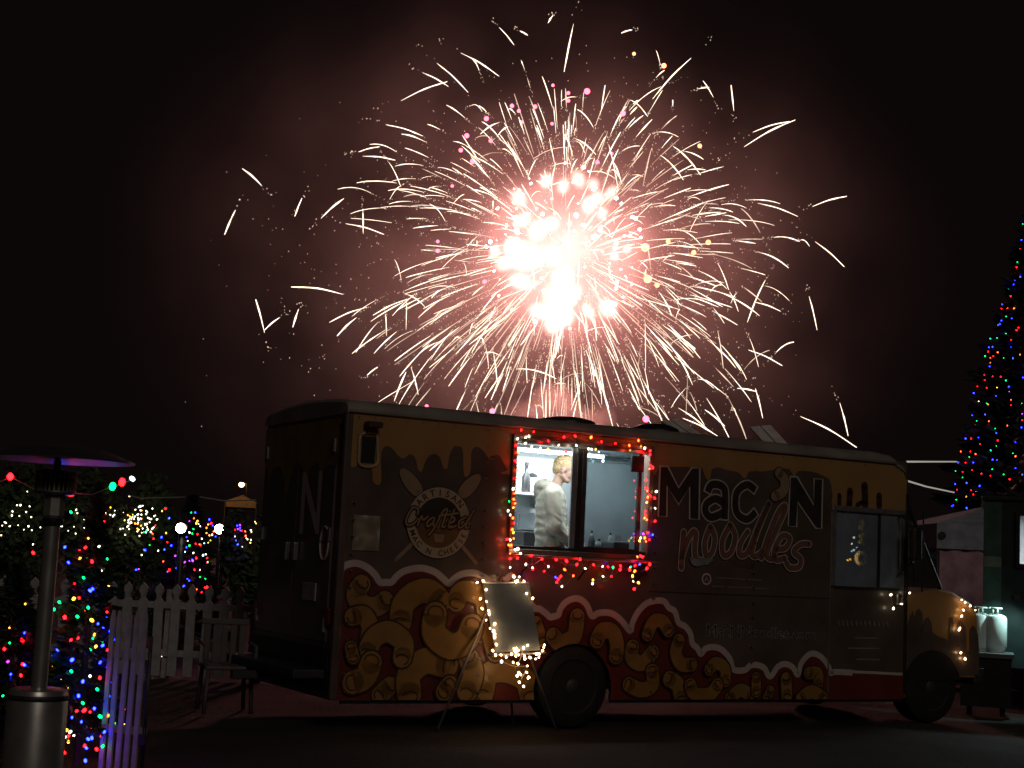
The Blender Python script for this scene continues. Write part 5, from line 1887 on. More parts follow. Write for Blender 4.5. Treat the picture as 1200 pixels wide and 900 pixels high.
def build_fences():
    yF = 17.6
    x0, x1 = at_depth(-25, 790, yF).x, at_depth(300, 790, yF).x
    t = thing('picket_fence', 'long white picket fence with spade tops behind the truck rear', 'fence', (x0, yF, 0))
    L = x1 - x0
    pm = picket_mesh('spade_picket', 0.105, 1.06, 0.022)
    n = int(L / 0.185)
    for i in range(n + 1):
        o = bpy.data.objects.new('picket', pm)
        C.objects.link(o)
        o.parent = t
        o.location = (i * 0.185, 0, 0.03)
        o.rotation_euler = (rnd.uniform(-.012, .012), rnd.uniform(-.02, .02), 0)
    for z in (0.25, 0.80):
        box('rail', (-0.05, L + 0.05, 0.012, 0.05, z, z + 0.075), FENCE, t)
    for k in range(4):
        u = L * k / 3
        p = box('post', (u - 0.045, u + 0.045, 0.052, 0.14, 0.0, 1.02), FENCE, t)
    # near panel
    yN = 10.28
    a, b = at_depth(126, 800, yN + 0.10), at_depth(164, 800, yN)
    d = (b - a)
    t = thing('picket_gate', 'narrow white picket panel lit blue beside the slim christmas tree', 'fence', (a.x, a.y, 0), math.atan2(d.y, d.x))
    L = math.hypot(d.x, d.y)
    pm = picket_mesh('slim_picket', 0.036, 1.06, 0.016, False)
    for i in range(5):
        o = bpy.data.objects.new('picket', pm)
        C.objects.link(o)
        o.parent = t
        o.location = (L * i / 4, 0, 0.02)
        o.rotation_euler = (0, rnd.uniform(-.012, .012), 0)
    box('rail', (-0.02, L + 0.06, 0.009, 0.035, 0.26, 0.31), FENCE, t)
    box('rail', (-0.02, L + 0.06, 0.009, 0.035, 0.76, 0.81), FENCE, t)
    tube('post', [(L + 0.05, 0.02, 0), (L + 0.05, 0.02, 0.92)], 0.014, DARKM, t, 8)
    box('post_clamp', (L + 0.025, L + 0.075, -0.005, 0.045, 0.20, 0.27), DARKM, t)


build_fences()


# ---- patio heater
HSTEEL = mat('heater_steel', (0.50, 0.50, 0.49), 0.34, 0.76, var=0.12, scale=9, bump=0.03, bscale=8)


def build_heater():
    y = 7.55
    q = at_depth(46, 800, y)
    q2 = at_depth(62, 560, y)
    t = thing('patio_heater', 'stainless steel mushroom patio heater with a round dish top', 'patio heater', (q.x, y, 0))
    zt = at_depth(42, 806, y).z                      # top of tank housing
    pxm = y / F_PX
    rt = 34 * pxm
    base = lathe('base', [(rt * 1.12, 0.0), (rt * 1.12, 0.05), (rt * 1.02, 0.07)], DARKM, t, 32)
    lathe('tank_housing', [(rt, 0.07), (rt, zt - 0.03), (rt * 0.94, zt - 0.008), (rt * 0.80, zt), (0.03, zt + 0.004)], HSTEEL, t, 40)
    bm = bmesh.new()
    add_lathe(bm, [(rt * 1.006, zt - 0.055), (rt * 1.02, zt - 0.05), (rt * 1.02, zt - 0.035), (rt * 1.006, zt - 0.03)], 40)
    from_bm('housing_band', bm, DARKM, t, smooth=True)
    lathe('pole', [(9.2 * pxm, zt + 0.003), (9.2 * pxm, at_depth(56, 606, y).z)], HSTEEL, t, 24)
    zb = at_depth(58, 611, y).z
    zc = at_depth(60, 580, y).z
    lathe('collar', [(11 * pxm, zb - 0.02), (12.5 * pxm, zb - 0.01), (12.5 * pxm, zb + 0.012), (10 * pxm, zb + 0.016)], BLACKP, t, 20)
    lathe('control_housing', [(11 * pxm, zb + 0.017), (13 * pxm, zb + 0.03), (13 * pxm, zc - 0.005), (11.5 * pxm, zc)], HSTEEL, t, 8, smooth=False)
    zh0, zh1 = at_depth(60, 577, y).z, at_depth(60, 556, y).z
    rb = 24.5 * pxm
    head = lathe('burner_head', [(13 * pxm, zh0 - 0.015), (rb * 0.9, zh0 - 0.008), (rb, zh0), (rb, zh0 + 0.006), (rb * 0.75, zh0 + 0.008)], HSTEEL, t, 32)
    # perforated emitter screen: upright bars round a core
    lathe('emitter_core', [(rb * 0.7, zh0 + 0.006), (rb * 0.7, zh1)], mat('emitter', (0.20, 0.17, 0.13), 0.5, 0.6), head, 24)
    for k in range(28):
        a = 2 * math.pi * k / 28
        o = box('emitter_bar', (-0.004, 0.004, -0.003, 0.003, zh0 + 0.006, zh1 + 0.004), mat('emitter_bar', (0.75, 0.66, 0.45), 0.4, 0.3), head)
        o.location = (rb * 0.92 * math.cos(a), rb * 0.92 * math.sin(a), 0)
        o.rotation_euler = (0, 0, a)
    lathe('emitter_ring', [(rb * 0.85, (zh0 + zh1) / 2 + 0.012), (rb * 0.99, (zh0 + zh1) / 2 + 0.013), (rb * 0.99, (zh0 + zh1) / 2 + 0.022), (rb * 0.85, (zh0 + zh1) / 2 + 0.023)], BLACKP, head, 32)
    lathe('head_cap', [(rb * 0.95, zh1 + 0.004), (rb * 1.02, zh1 + 0.010), (rb * 0.9, zh1 + 0.02), (0.02, zh1 + 0.03)], HSTEEL, head, 32)
    zd = at_depth(64, 540, y).z
    rd = 88 * pxm
    lathe('reflector_stem', [(0.018, zh1 + 0.02), (0.018, zd + 0.06)], DARKM, t, 10)
    lathe('reflector_dish', [(rd, zd), (rd * 1.005, zd + 0.008), (rd * 0.7, zd + 0.05), (rd * 0.3, zd + 0.075), (0.02, zd + 0.082)], mat('dish_alu', (0.35, 0.35, 0.36), 0.3, 0.95), t, 48)


build_heater()


# ---- garden chair by the fence
def build_chair():
    q = ground_at(262, 834)
    t = thing('garden_chair', 'pale slatted garden chair standing between the long fence and the truck', 'chair', q, R(20))
    m = mat('plastic_grey', (0.10, 0.092, 0.088), 0.6, var=0.2)
    box('seat', (-0.23, 0.23, -0.22, 0.22, 0.40, 0.44), m, t, bevel=0.015)
    for x in (-0.2, 0.2):
        for y in (-0.19, 0.19):
            tube('leg', [(x * 1.1, y * 1.1, 0), (x, y, 0.40)], 0.02, m, t, 6)
        tube('armrest', [(x * 1.15, -0.2, 0.41), (x * 1.18, -0.2, 0.62), (x * 1.18, 0.2, 0.64)], 0.018, m, t, 6)
    for x in (-0.17, -0.085, 0.0, 0.085, 0.17):
        box('back_slat', (x - 0.03, x + 0.03, 0.215, 0.235, 0.441, 0.80), m, t, bevel=0.006)
    box('top_rail', (-0.23, 0.23, 0.21, 0.24, 0.801, 0.86), m, t, bevel=0.01)


build_chair()


# ---- trailer with gas bottles, tent and cables
def build_right():
    yT = 18.3
    xl = at_depth(1153, 700, yT).x
    dk = mat('trailer_teal', (0.016, 0.028, 0.027), 0.4, var=0.2, coat=0.3)
    zr = at_depth(1190, 588, yT).z
    t = thing('concession_trailer', 'dark green concession trailer with a bright serving window', 'trailer', (xl, yT, 0), R(-17.5))
    xw0 = at_depth(1193, 630, yT).x - xl
    zw0, zw1 = at_depth(1195, 661, yT).z, at_depth(1195, 605, yT).z
    # body: near wall in pieces round the window
    L = 4.2
    D = 2.2
    xs = at_depth(1172, 700, yT).x - xl
    z0 = 0.55
    box('wall', (0.0, L, D - 0.05, D, z0, zr), dk, t)
    box('wall', (0.0, 0.05, 0.05, D - 0.051, z0, zr), dk, t)
    box('wall', (L - 0.05, L, 0.05, D - 0.051, z0, zr), dk, t)
    for nm, dm in (('wall', (0.051, L, 0, 0.05, z0, zw0)), ('wall', (0.051, L, 0, 0.05, zw1, zr)), ('wall', (0.051, xw0, 0, 0.05, zw0, zw1)), ('wall', (xw0 + 1.9, L, 0, 0.05, zw0, zw1))):
        box(nm, dm, dk, t)
    box('roof', (-0.04, L + 0.04, -0.04, D + 0.04, zr, zr + 0.06), dk, t, bevel=0.02)
    box('floor', (0.06, L - 0.06, 0.06, D - 0.06, z0 + 0.0, z0 + 0.05), DARKM, t)
    box('corner_panel', (-0.012, xs, -0.012, -0.002, z0 + 0.02, zr - 0.02), mat('corner_green', (0.05, 0.10, 0.085), 0.4), t)
    box('corner_band', (0.0, xs, -0.017, -0.013, at_depth(1160, 664, yT).z, at_depth(1160, 652, yT).z), mat('band_grey', (0.16, 0.19, 0.17), 0.5), t)
    for nm, dm in (('window_frame', (xw0 - 0.05, xw0, -0.03, 0.06, zw0 - 0.05, zw1 + 0.05)), ('window_frame', (xw0, xw0 + 1.9, -0.03, 0.06, zw1, zw1 + 0.05)), ('window_frame', (xw0, xw0 + 1.9, -0.03, 0.06, zw0 - 0.05, zw0))):
        box(nm, dm, BLACKP, t)
    box('inner_wall', (0.06, L - 0.06, D - 0.12, D - 0.06, z0 + 0.06, zr - 0.02), WHITE, t)
    lit = box('ceiling_lamp', (xw0 + 0.1, xw0 + 1.6, 0.9, 1.05, zr - 0.07, zr - 0.03), glow('led_tube', (0.86, 0.97, 1.0), 9.0), t)
    ld = bpy.data.lights.new('trailer_led', 'AREA')
    ld.shape = 'RECTANGLE'
    ld.size, ld.size_y = 1.5, 0.14
    ld.energy = 40
    ld.color = (0.85, 0.97, 1.0)
    lo = bpy.data.objects.new('trailer_led_light', ld)
    C.objects.link(lo)
    lo.parent = t
    lo.location = (xw0 + 0.85, 0.97, zr - 0.09)
    # wheels, drawbar platform
    for x in (2.1, 2.9):
        w = lathe('wheel', [(0.09, -0.03), (0.10, 0.0), (0.10, 0.15)], DARKM, t, 14, 'Y', (x, 0.05, 0.33))
        lathe('tyre', [(0.19, -0.01), (0.31, -0.01), (0.33, 0.03), (0.33, 0.15), (0.31, 0.18), (0.19, 0.18)], BLACK, w, 28, 'Y', (x, 0.05, 0.33))
    zt = at_depth(1165, 765, yT - 0.5).z
    xt0, xt1 = at_depth(1140, 765, yT - 0.5).x - xl, at_depth(1182, 765, yT - 0.5).x - xl
    box('step_platform', (xt0, xt1 + 0.2, -0.75, -0.02, zt - 0.05, zt), mat('platform_grey', (0.10, 0.11, 0.11), 0.5), t)
    box('drawbar_box', (xt0 + 0.03, xt1 + 0.17, -0.72, -0.03, 0.12, zt - 0.051), BLACKP, t)
    for x in (xt0 + 0.1, xt1 + 0.05):
        box('platform_leg', (x, x + 0.06, -0.45, -0.39, 0.0, 0.119), BLACKP, t)
    # gas bottles
    rb = 13.2 * (yT - 0.5) / F_PX
    gm = mat('bottle_white', (0.70, 0.76, 0.74), 0.45, var=0.12, scale=6)
    hb = at_depth(1166, 716, yT - 0.5).z - zt
    for px, yy, lab in ((1166, yT - 0.38, 'white gas bottle standing in front of the trailer corner'), (1148.5, yT - 0.30, 'white gas bottle half hidden behind the truck hood')):
        q = at_depth(px, 765, yy)
        g = thing('gas_bottle', lab, 'gas bottle', (q.x, yy, zt + 0.001), group='white gas bottles by the trailer')
        lathe('foot_ring', [(rb * 0.75, 0), (rb * 0.75, 0.03)], gm, g, 20)
        lathe('cylinder', [(rb * 0.8, 0.03), (rb, 0.07), (rb, hb * 0.80), (rb * 0.9, hb * 0.87), (rb * 0.5, hb * 0.92), (0.02, hb * 0.93)], gm, g, 28)
        lathe('valve', [(0.018, hb * 0.93), (0.018, hb * 1.02), (0.03, hb * 1.03), (0.03, hb * 1.06)], BRASS, g, 10)
        bm = bmesh.new()
        for a0 in (0.6, 3.7):
            add_tube(bm, [(rb * 0.55 * math.cos(a0 + k * 0.25), rb * 0.55 * math.sin(a0 + k * 0.25), hb * 1.06) for k in range(9)], 0.012, 5)
            add_tube(bm, [(rb * 0.55 * math.cos(a0 + 1), rb * 0.55 * math.sin(a0 + 1), hb * 0.9), (rb * 0.55 * math.cos(a0 + 1), rb * 0.55 * math.sin(a0 + 1), hb * 1.06)], 0.012, 5)
        from_bm('collar', bm, gm, g, smooth=True)
    # small lamp added on the trailer to brighten the bottles
    wl_ = thing('bottle_fill_lamp', 'small white lamp added over the gas bottles to brighten them', 'lamp', (xl + xs + 0.16, yT, at_depth(1180, 700, yT).z))
    box('bracket', (-0.02, 0.02, -0.10, -0.002, -0.02, 0.02), BLACKP, wl_)
    box('lamp_head', (-0.05, 0.03, -0.16, -0.10, -0.03, 0.03), BLACKP, wl_, bevel=0.008)
    ld = bpy.data.lights.new('bottle_fill_spot', 'SPOT')
    ld.energy = 34
    ld.spot_size = R(95)
    ld.spot_blend = 0.6
    ld.color = (0.62, 1.0, 0.95)
    ld.shadow_soft_size = 0.04
    lo = bpy.data.objects.new('bottle_fill_light', ld)
    C.objects.link(lo)
    lo.parent = wl_
    lo.location = (-0.06, -0.62, 0.14)
    lo.rotation_euler = Vector((-0.16, 0.25, -0.62)).to_track_quat('-Z', 'Y').to_euler()
    # pale covered generator
    q = ground_at(1203, 806)
    g = thing('generator_cover', 'pale fabric cover rounded over a generator beside the trailer', 'cover', (q.x, q.y, 0))
    vs, fs = [], []
    nu, nv = 24, 9
    for j in range(nv + 1):
        f = j / nv
        for i in range(nu):
            a = 2 * math.pi * i / nu
            ex = 0.3 + 0.09 * math.sin(a * 5 + f * 2) * (1 - f) * 0.4
            r = ex * (1 - max(0, (f - 0.55) / 0.45) ** 2.2 * 0.95) * (1.05 - 0.12 * f)
            vs.append((r * math.cos(a), r * 0.8 * math.sin(a), 0.02 + f * 0.66))
    for j in range(nv):
        for i in range(nu):
            fs.append((j * nu + i, j * nu + (i + 1) % nu, (j + 1) * nu + (i + 1) % nu, (j + 1) * nu + i))
    fs.append(list(range(nv * nu, nv * nu + nu)))
    link_mesh('fabric', pymesh('fabric', vs, fs, True), mat('cover_grey', (0.26, 0.27, 0.25), 0.85, bump=0.2), g)
    lathe('hem_cord', [(0.29, 0.0), (0.31, 0.01), (0.29, 0.025)], DARKM, g, 20)
    # white canopy tent behind
    y0 = 22.5
    q = at_depth(1097, 690, y0)
    t = thing('canopy_tent', 'pale canopy tent with a closed side wall behind the truck hood', 'tent', (q.x, y0, 0))
    zA = at_depth(1097, 613, y0).z
    zB = at_depth(1110, 643, y0).z
    W = 3.0
    apex = Vector((W / 2, 1.5, at_depth(1165, 588, y0 + 1.5).z))
    vs = [Vector((0, 0, zA)), Vector((W, 0, zA)), Vector((W, W, zA)), Vector((0, W, zA)), apex]
    vs += [v - Vector((0, 0, zA - zB)) for v in vs[:4]]
    fs = [(0, 1, 4), (1, 2, 4), (2, 3, 4), (3, 0, 4), (0, 5, 6, 1), (1, 6, 7, 2), (2, 7, 8, 3), (3, 8, 5, 0)]
    link_mesh('canopy', pymesh('canopy', vs, fs), mat('tent_white', (0.34, 0.36, 0.44), 0.8), t)
    nW = 30
    vs, fs = [], []
    for i in range(nW + 1):
        x = 0.06 + (W - 0.12) * i / nW
        y = 0.05 + 0.025 * math.sin(i * 1.9)
        vs += [(x, y, 0.03), (x, y, zB + 0.02)]
    for i in range(nW):
        fs.append((2 * i, 2 * i + 2, 2 * i + 3, 2 * i + 1))
    link_mesh('side_wall', pymesh('side_wall', vs, fs, True), mat('tent_wall', (0.50, 0.30, 0.38), 0.85), t)  # pink cast of the big tree's bulbs painted into the wall colour
    for x in (0.02, W - 0.02):
        for y in (0.02, W - 0.02):
            tube('pole', [(x, y, 0), (x, y, zA)], 0.02, DARKM, t, 6)
    z = zs(1080, 560, 3.333)
    p = at_depth(*z((80, 225)), y0 - 0.02) - Vector((q.x, y0, 0))
    lathe('vent_flap', [(0.06, 0.0), (0.06, 0.01), (0.02, 0.015)], BLACKP, t, 12, 'Y', p)
    # thin weakly glowing lines from the truck to the tree
    wm = glow('glow_line', (1.0, 0.92, 0.82), 0.35, False)
    for pts, lab in ((((1063, 541), (1090, 541), (1121, 541)), 'level thin white glowing line strung from behind the truck cab to the big tree'), (((1055, 561), (1085, 570), (1118, 577)), 'sloping thin white glowing line strung from the truck cab roof')):
        pp = [at_depth(x, y, 18 + 4 * i) for i, (x, y) in enumerate(pts)]
        o = tube('glow_line', pp, 0.012, wm, None, 5)
        tag(o, lab, 'glowing line', 'white glowing lines')
    # glints on the hood, painted as tiny glowing beads
    b = [(T_M @ S3(x, y, -0.04), 'k') for x, y in ((1127, 703), (1131, 706), (1137, 710), (1143, 715), (1129, 715), (1127, 722), (1124, 738), (1125, 736), (1126, 765), (1131, 772))]
    light_string('light_string', 'short row of tiny warm glowing beads painting glints on the truck hood', 'string lights', b, 0.0035, WIREP, False, max_gap=0.3)
    b = [(T_M @ S3(x, y, -0.07), 'w') for x, y in ((1044, 697), (1047, 713), (1057, 708), (1066, 695))]  # door handle glints, put in as glowing beads
    light_string('light_string', 'four tiny white glowing beads painting glints round the cab door handle', 'string lights', b, 0.0035, WIREP, False, max_gap=0.5)


build_right()


# ---- glowing shapes added inside the cab in place of door window reflections
def build_cab_things():
    z = zs(960, 560, 6.43)
    w = 0.45
    ym = mat('yellow_reflection_glow', (0.75, 0.52, 0.10), 0.3, 0.3, emit=(1.0, 0.62, 0.15), estr=2.0)
    t = thing('reflection_coil', 'twisted yellow glowing coil added for a reflection in the cab door window', 'window reflection')
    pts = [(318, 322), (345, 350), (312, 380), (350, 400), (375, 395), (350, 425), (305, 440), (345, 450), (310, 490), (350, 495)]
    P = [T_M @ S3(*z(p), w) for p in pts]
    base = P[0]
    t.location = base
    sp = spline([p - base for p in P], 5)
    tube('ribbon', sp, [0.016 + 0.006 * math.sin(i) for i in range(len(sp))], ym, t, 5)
    top = T_MI @ base
    tube('cord', [(0, 0, 0), (0, 0, Z_T - 0.05 - top.z)], 0.003, BLACKP, t, 4)
    # amber ring added for a round reflection in the pane
    c = T_M @ S3(*z((318, 605)), w)
    t = thing('ring_lamp', 'round amber glowing ring added for a reflection in the cab window', 'lamp', c)
    ring = [(0.055 * math.cos(k * math.pi / 8), 0, 0.065 * math.sin(k * math.pi / 8)) for k in range(17)]
    tube('ring', ring, 0.020, glow('amber_reflection_glow', (1.0, 0.55, 0.15), 2.5), t, 6)
    zl = (T_MI @ c).z
    tube('stand', [(0, 0, -0.08), (0, 0, -0.30)], 0.012, BLACKP, t, 6)
    box('base', (-0.06, 0.06, -0.05, 0.05, -0.32, -0.30), BLACKP, t)
    b = []  # glow points added for the smaller reflections in the pane
    for x, y, cc in ((263, 450, 'w'), (247, 497, 'w'), (245, 553, 'c'), (262, 545, 'c'), (285, 525, 'c'), (290, 567, 'w'), (392, 617, 'g'), (350, 530, 'w'), (365, 555, 'w'), (495, 643, 'c'), (520, 635, 'b'), (565, 640, 'k'), (475, 655, 'b'), (320, 745, 'k'), (355, 742, 'k'), (215, 620, 'y'), (235, 615, 'y')):
        b.append((T_M @ S3(*z((x, y)), w + 0.08), cc))
    light_string('light_string', 'few small white and blue glow points added for reflections in the cab window', 'string lights', b, 0.008, WIRE, False, max_gap=0.5)


build_cab_things()


# ================================================================== FIREWORK
def build_firework():
    D = 185.0
    c0 = at_depth(662, 300, D)
    pxm = D / F_PX
    fw = thing('firework', 'huge white and pink firework shell bursting above the food truck', 'firework', c0)
    G = Vector((0, 0, -1))
    rg = random.Random(5)
    cream = glow('spark_cream', (1.0, 0.83, 0.64), 2.6, False)
    pale = glow('spark_pale', (1.0, 0.78, 0.58), 1.15, False)
    dim = glow('spark_dim', (1.0, 0.70, 0.45), 0.8, False)
    hot = glow('spark_hot', (1.0, 0.90, 0.78), 9.0, False)
    pink = glow('star_pink', (1.0, 0.14, 0.22), 4.5, False)
    RB = 262 * pxm

    def trail(bm, pts, w, seg=3):
        n = len(pts)
        rad = []
        for i in range(n):
            f = i / (n - 1)
            rad.append(max(0.02, w * (0.12 + 0.88 * math.sin(math.pi * min(1.0, 0.06 + 0.80 * f)) ** 1.3) * rg.uniform(0.55, 1.15)))
        add_tube(bm, pts, rad, seg)

    def path(d, r0, r1, droop, n=7, jit=0.0):
        out = []
        side = d.cross(G)
        for i in range(n):
            f = i / (n - 1)
            r = r0 + (r1 - r0) * f
            p = d * r + G * droop * (r / RB) ** 2.2 * RB
            if jit:
                p += Vector((rg.gauss(0, 1), rg.gauss(0, 1), rg.gauss(0, 1))) * jit * pxm
            out.append(p)
        return out
    def rand_dir():
        return Vector((rg.gauss(0, 1), rg.gauss(0, 1), rg.gauss(0, 1))).normalized()

    rest = bmesh.new()
    dimm = bmesh.new()
    specks = bmesh.new()

    def speck(p, s):
        s *= pxm
        q = [Vector((s, 0, 0)), Vector((-s, 0, 0)), Vector((0, s, 0)), Vector((0, -s, 0)), Vector((0, 0, s * 1.4)), Vector((0, 0, -s * 1.4))]
        v = [specks.verts.new(p + k) for k in q]
        for f in ((0, 2, 4), (2, 1, 4), (1, 3, 4), (3, 0, 4), (2, 0, 5), (1, 2, 5), (3, 1, 5), (0, 3, 5)):
            specks.faces.new([v[i] for i in f])
    count = 0

    def one(pts, w, m, force=False):
        nonlocal count
        if count < 296 or force:
            bm = bmesh.new()
            trail(bm, pts, w)
            from_bm('spark_trail', bm, m, fw)
            count += 1
        else:
            trail(rest, pts, w)
    # outliers placed as in the photograph: (start px) (end px)
    outl = [((276, 246), (262, 274)), ((307, 218), (300, 222)), ((376, 256), (408, 244)), ((354, 232), (348, 258)), ((350, 362), (347, 388)), ((402, 345), (358, 358)), ((430, 360), (386, 378)), ((418, 372), (392, 390)), ((405, 262), (440, 247)),
            ((882, 155), (930, 135)), ((872, 172), (915, 166)), ((888, 238), (952, 234)), ((952, 242), (978, 245)), ((955, 283), (1016, 290)), ((948, 347), (964, 382)), ((938, 488), (986, 530)), ((984, 472), (999, 509)), ((877, 410), (903, 438)), ((845, 404), (872, 432)),
            ((795, 478), (840, 500)), ((800, 490), (842, 511)), ((826, 480), (845, 502)), ((885, 455), (900, 487)), ((864, 455), (870, 470)), ((585, 32), (602, 78)), ((609, 36), (617, 75)), ((741, 35), (722, 66)), ((672, 28), (664, 60)), ((648, 18), (642, 30)),
            ((495, 85), (522, 72)), ((512, 74), (548, 100)), ((540, 62), (585, 98)), ((452, 146), (495, 155)), ((425, 183), (462, 182)), ((420, 178), (445, 172)), ((480, 350), (440, 375)), ((470, 118), (528, 128)), ((328, 372), (318, 395)), ((810, 68), (770, 100)),
            ((836, 114), (806, 138)), ((430, 440), (436, 420)), ((462, 470), (478, 440)), ((915, 365), (895, 345)), ((860, 130), (848, 118)), ((310, 390), (318, 370))]
    for a, b in outl:
        pa, pb = at_depth(*a, D + rg.uniform(-12, 12)) - c0, at_depth(*b, D + rg.uniform(-6, 6)) - c0
        pb.y = pa.y + rg.uniform(-1, 1)
        mid = (pa + pb) * 0.5 + Vector((0, 0, 0.045 * (pb - pa).length))
        pts = spline([pa, mid, pb], 4)
        one(pts, 1.05 * pxm, cream)
        for k in range(5):
            f = rg.random()
            speck(pa + (pa - pb) * (0.1 + 0.5 * f) + Vector((rg.gauss(0, 1), 0, rg.gauss(0, 1))) * 2.2 * pxm, rg.uniform(0.35, 0.75))
    # the main shell: stars slow down in the air and sink, each dragging a short bright tail
    def at_t(d, v, t):
        return d * (v * (1 - math.exp(-1.6 * t))) + G * (0.34 * RB * t * t * 0.5)

    for i in range(680):
        d = rand_dir()
        v = RB * rg.uniform(1.05, 1.42)
        t1 = rg.uniform(0.42, 1.0) if rg.random() < 0.8 else rg.uniform(0.22, 0.5)
        sp_ = RB * rg.uniform(0.10, 0.24)
        t0 = max(0.12, t1 - sp_ / (v * 1.6 * math.exp(-1.6 * t1) + 0.25 * RB))
        pts = [at_t(d, v, t0 + (t1 - t0) * k / 7) for k in range(8)]
        if rg.random() < 0.20:               # cross trails: side sparks flung off the stars
            q = pts[-1]
            sv = (rand_dir() + d * 0.5).normalized()
            ln2 = rg.uniform(18, 46) * pxm
            pts = [q + sv * ln2 * f + G * ln2 * 0.35 * f * f for f in (0, .14, .28, .42, .57, .71, .85, 1)]
        jd = rand_dir() * ((pts[-1] - pts[0]).length * rg.uniform(0, 0.32))
        pts = [p + jd * (k / 7 - 0.5) for k, p in enumerate(pts)]
        m = cream if rg.random() < 0.6 else pale
        one(pts, rg.uniform(0.4, 1.02) * pxm, m)
        back = pts[0] - pts[1]
        for s_ in range(rg.randint(4, 13)):
            f = rg.random() ** 1.3
            speck(pts[0] + back * (5.0 * f) + rand_dir() * rg.uniform(0.2, 2.2) * pxm, rg.uniform(0.25, 0.62) * (1.1 - 0.5 * f))
    # long faint radial lines, most below the core, breaking up into beads
    for i in range(150):
        d = rand_dir()
        if rg.random() < 0.6:
            d.z = -abs(d.z) - 0.25
            d.normalize()
        r0 = RB * rg.uniform(0.25, 0.5)
        r1 = r0 + RB * rg.uniform(0.15, 0.42)
        pts = path(d, r0, r1, 0.06, 7)
        if rg.random() < 0.5:
            trail(dimm, pts, rg.uniform(0.4, 0.8) * pxm)
        else:
            for s_ in range(26):
                f = rg.random() * 5.99
                k = int(f)
                speck(pts[k].lerp(pts[k + 1], f - k) + rand_dir() * 0.5 * pxm, rg.uniform(0.25, 0.6))
    # loose glitter
    for i in range(1500):
        d = rand_dir()
        r = RB * rg.uniform(0.35, 1.12)
        speck(d * r + G * 0.14 * (r / RB) ** 2 * RB, rg.uniform(0.28, 0.6))
    for i in range(150):
        speck(at_depth(rg.gauss(400, 70), rg.gauss(330, 90), D) - c0, rg.uniform(0.3, 0.65))
    o = from_bm('spark_trails', rest, cream, fw)
    o['kind'] = 'stuff'
    o = from_bm('faint_trails', dimm, pale, fw)
    o['kind'] = 'stuff'
    o = from_bm('glitter', specks, pale, fw)
    o['kind'] = 'stuff'
    # burning stars: pink and white points
    star = bpy.data.meshes.new('star')
    bm = bmesh.new()
    bmesh.ops.create_icosphere(bm, subdivisions=2, radius=1.0)
    bm.to_mesh(star)
    for v in bm.verts:
        v.co *= 0.75 + 1.1 * max(0.0, mnoise.noise(v.co * 2.3 + Vector((4, 1, 2)))) + 0.9 * max(0.0, mnoise.noise(v.co * 5.0)) 
    starw = bpy.data.meshes.new('hot_star')
    bm.to_mesh(starw)
    bm.free()
    star.materials.append(pink)
    starw.materials.append(hot)
    staro = star.copy()
    staro.materials.clear()
    staro.materials.append(glow('star_orange', (1.0, 0.26, 0.10), 6.0, False))

    def put(px, py, r, me, dy=0):
        o = bpy.data.objects.new('burning_star', me)
        C.objects.link(o)
        o.parent = fw
        o.location = at_depth(px, py, D + dy) - c0
        o.scale = (r * pxm,) * 3
        o.rotation_euler = (rg.uniform(0, 6), rg.uniform(0, 6), rg.uniform(0, 6))
        return o
    for px, py, r in ((570, 139, 3), (547, 159, 3), (540, 176, 2.6), (554, 189, 3.4), (575, 165, 2.4), (627, 125, 2.6), (648, 100, 2), (688, 107, 3.6), (666, 109, 2.2), (666, 118, 2.2), (730, 133, 3.2), (513, 294, 2.6), (513, 283, 2), (577, 482, 3.4), (757, 491, 4.0), (530, 218, 2), (600, 124, 2.4), (608, 130, 2.2), (500, 476, 2.2), (612, 143, 2), (717, 180, 2), (647, 145, 2), (568, 330, 2.6), (700, 190, 2.4)):
        put(px, py, r, star, rg.uniform(-8, 8))
    for px, py, r in ((743, 63, 2.2), (778, 77, 3), (820, 171, 2.6), (783, 283, 2.8), (830, 284, 3.2), (813, 296, 3), (756, 290, 5), (759, 327, 5), (770, 334, 3)):
        put(px, py, r, staro, rg.uniform(-8, 8))
    # hot stars of the core
    for i in range(120):
        a = rg.uniform(0, 2 * math.pi)
        q = math.sqrt(rg.random())
        px, py = 660 + 95 * q * math.cos(a), 288 + 98 * q * math.sin(a)
        put(px, py, rg.uniform(0.9, 3.2) * (1.2 - 0.5 * q), starw, rg.gauss(0, 4))
    # bright clumps: little balls of burning gas, thinning out to nothing at their rims
    flare = bpy.data.meshes.new('burning_clump')
    bm = bmesh.new()
    bmesh.ops.create_icosphere(bm, subdivisions=2, radius=1.0)
    bm.to_mesh(flare)
    bm.free()
    fm_ = bpy.data.materials.new('burning_clump')
    fm_.use_nodes = True
    n, l = fm_.node_tree.nodes, fm_.node_tree.links
    n.clear()
    out = n.new('ShaderNodeOutputMaterial')
    em = n.new('ShaderNodeEmission')
    em.inputs['Color'].default_value = (1.0, 0.62, 0.52, 1)
    tc = n.new('ShaderNodeTexCoord')
    vl = n.new('ShaderNodeVectorMath')
    vl.operation = 'LENGTH'
    l.new(tc.outputs['Object'], vl.inputs[0])
    mr = n.new('ShaderNodeMapRange')
    mr.inputs['From Min'].default_value = 0.98
    mr.inputs['From Max'].default_value = 0.15
    mr.inputs['To Max'].default_value = 1.1
    mr.interpolation_type = 'SMOOTHERSTEP'
    l.new(vl.outputs['Value'], mr.inputs['Value'])
    l.new(mr.outputs[0], em.inputs['Strength'])
    l.new(em.outputs[0], out.inputs['Volume'])
    flare.materials.append(fm_)
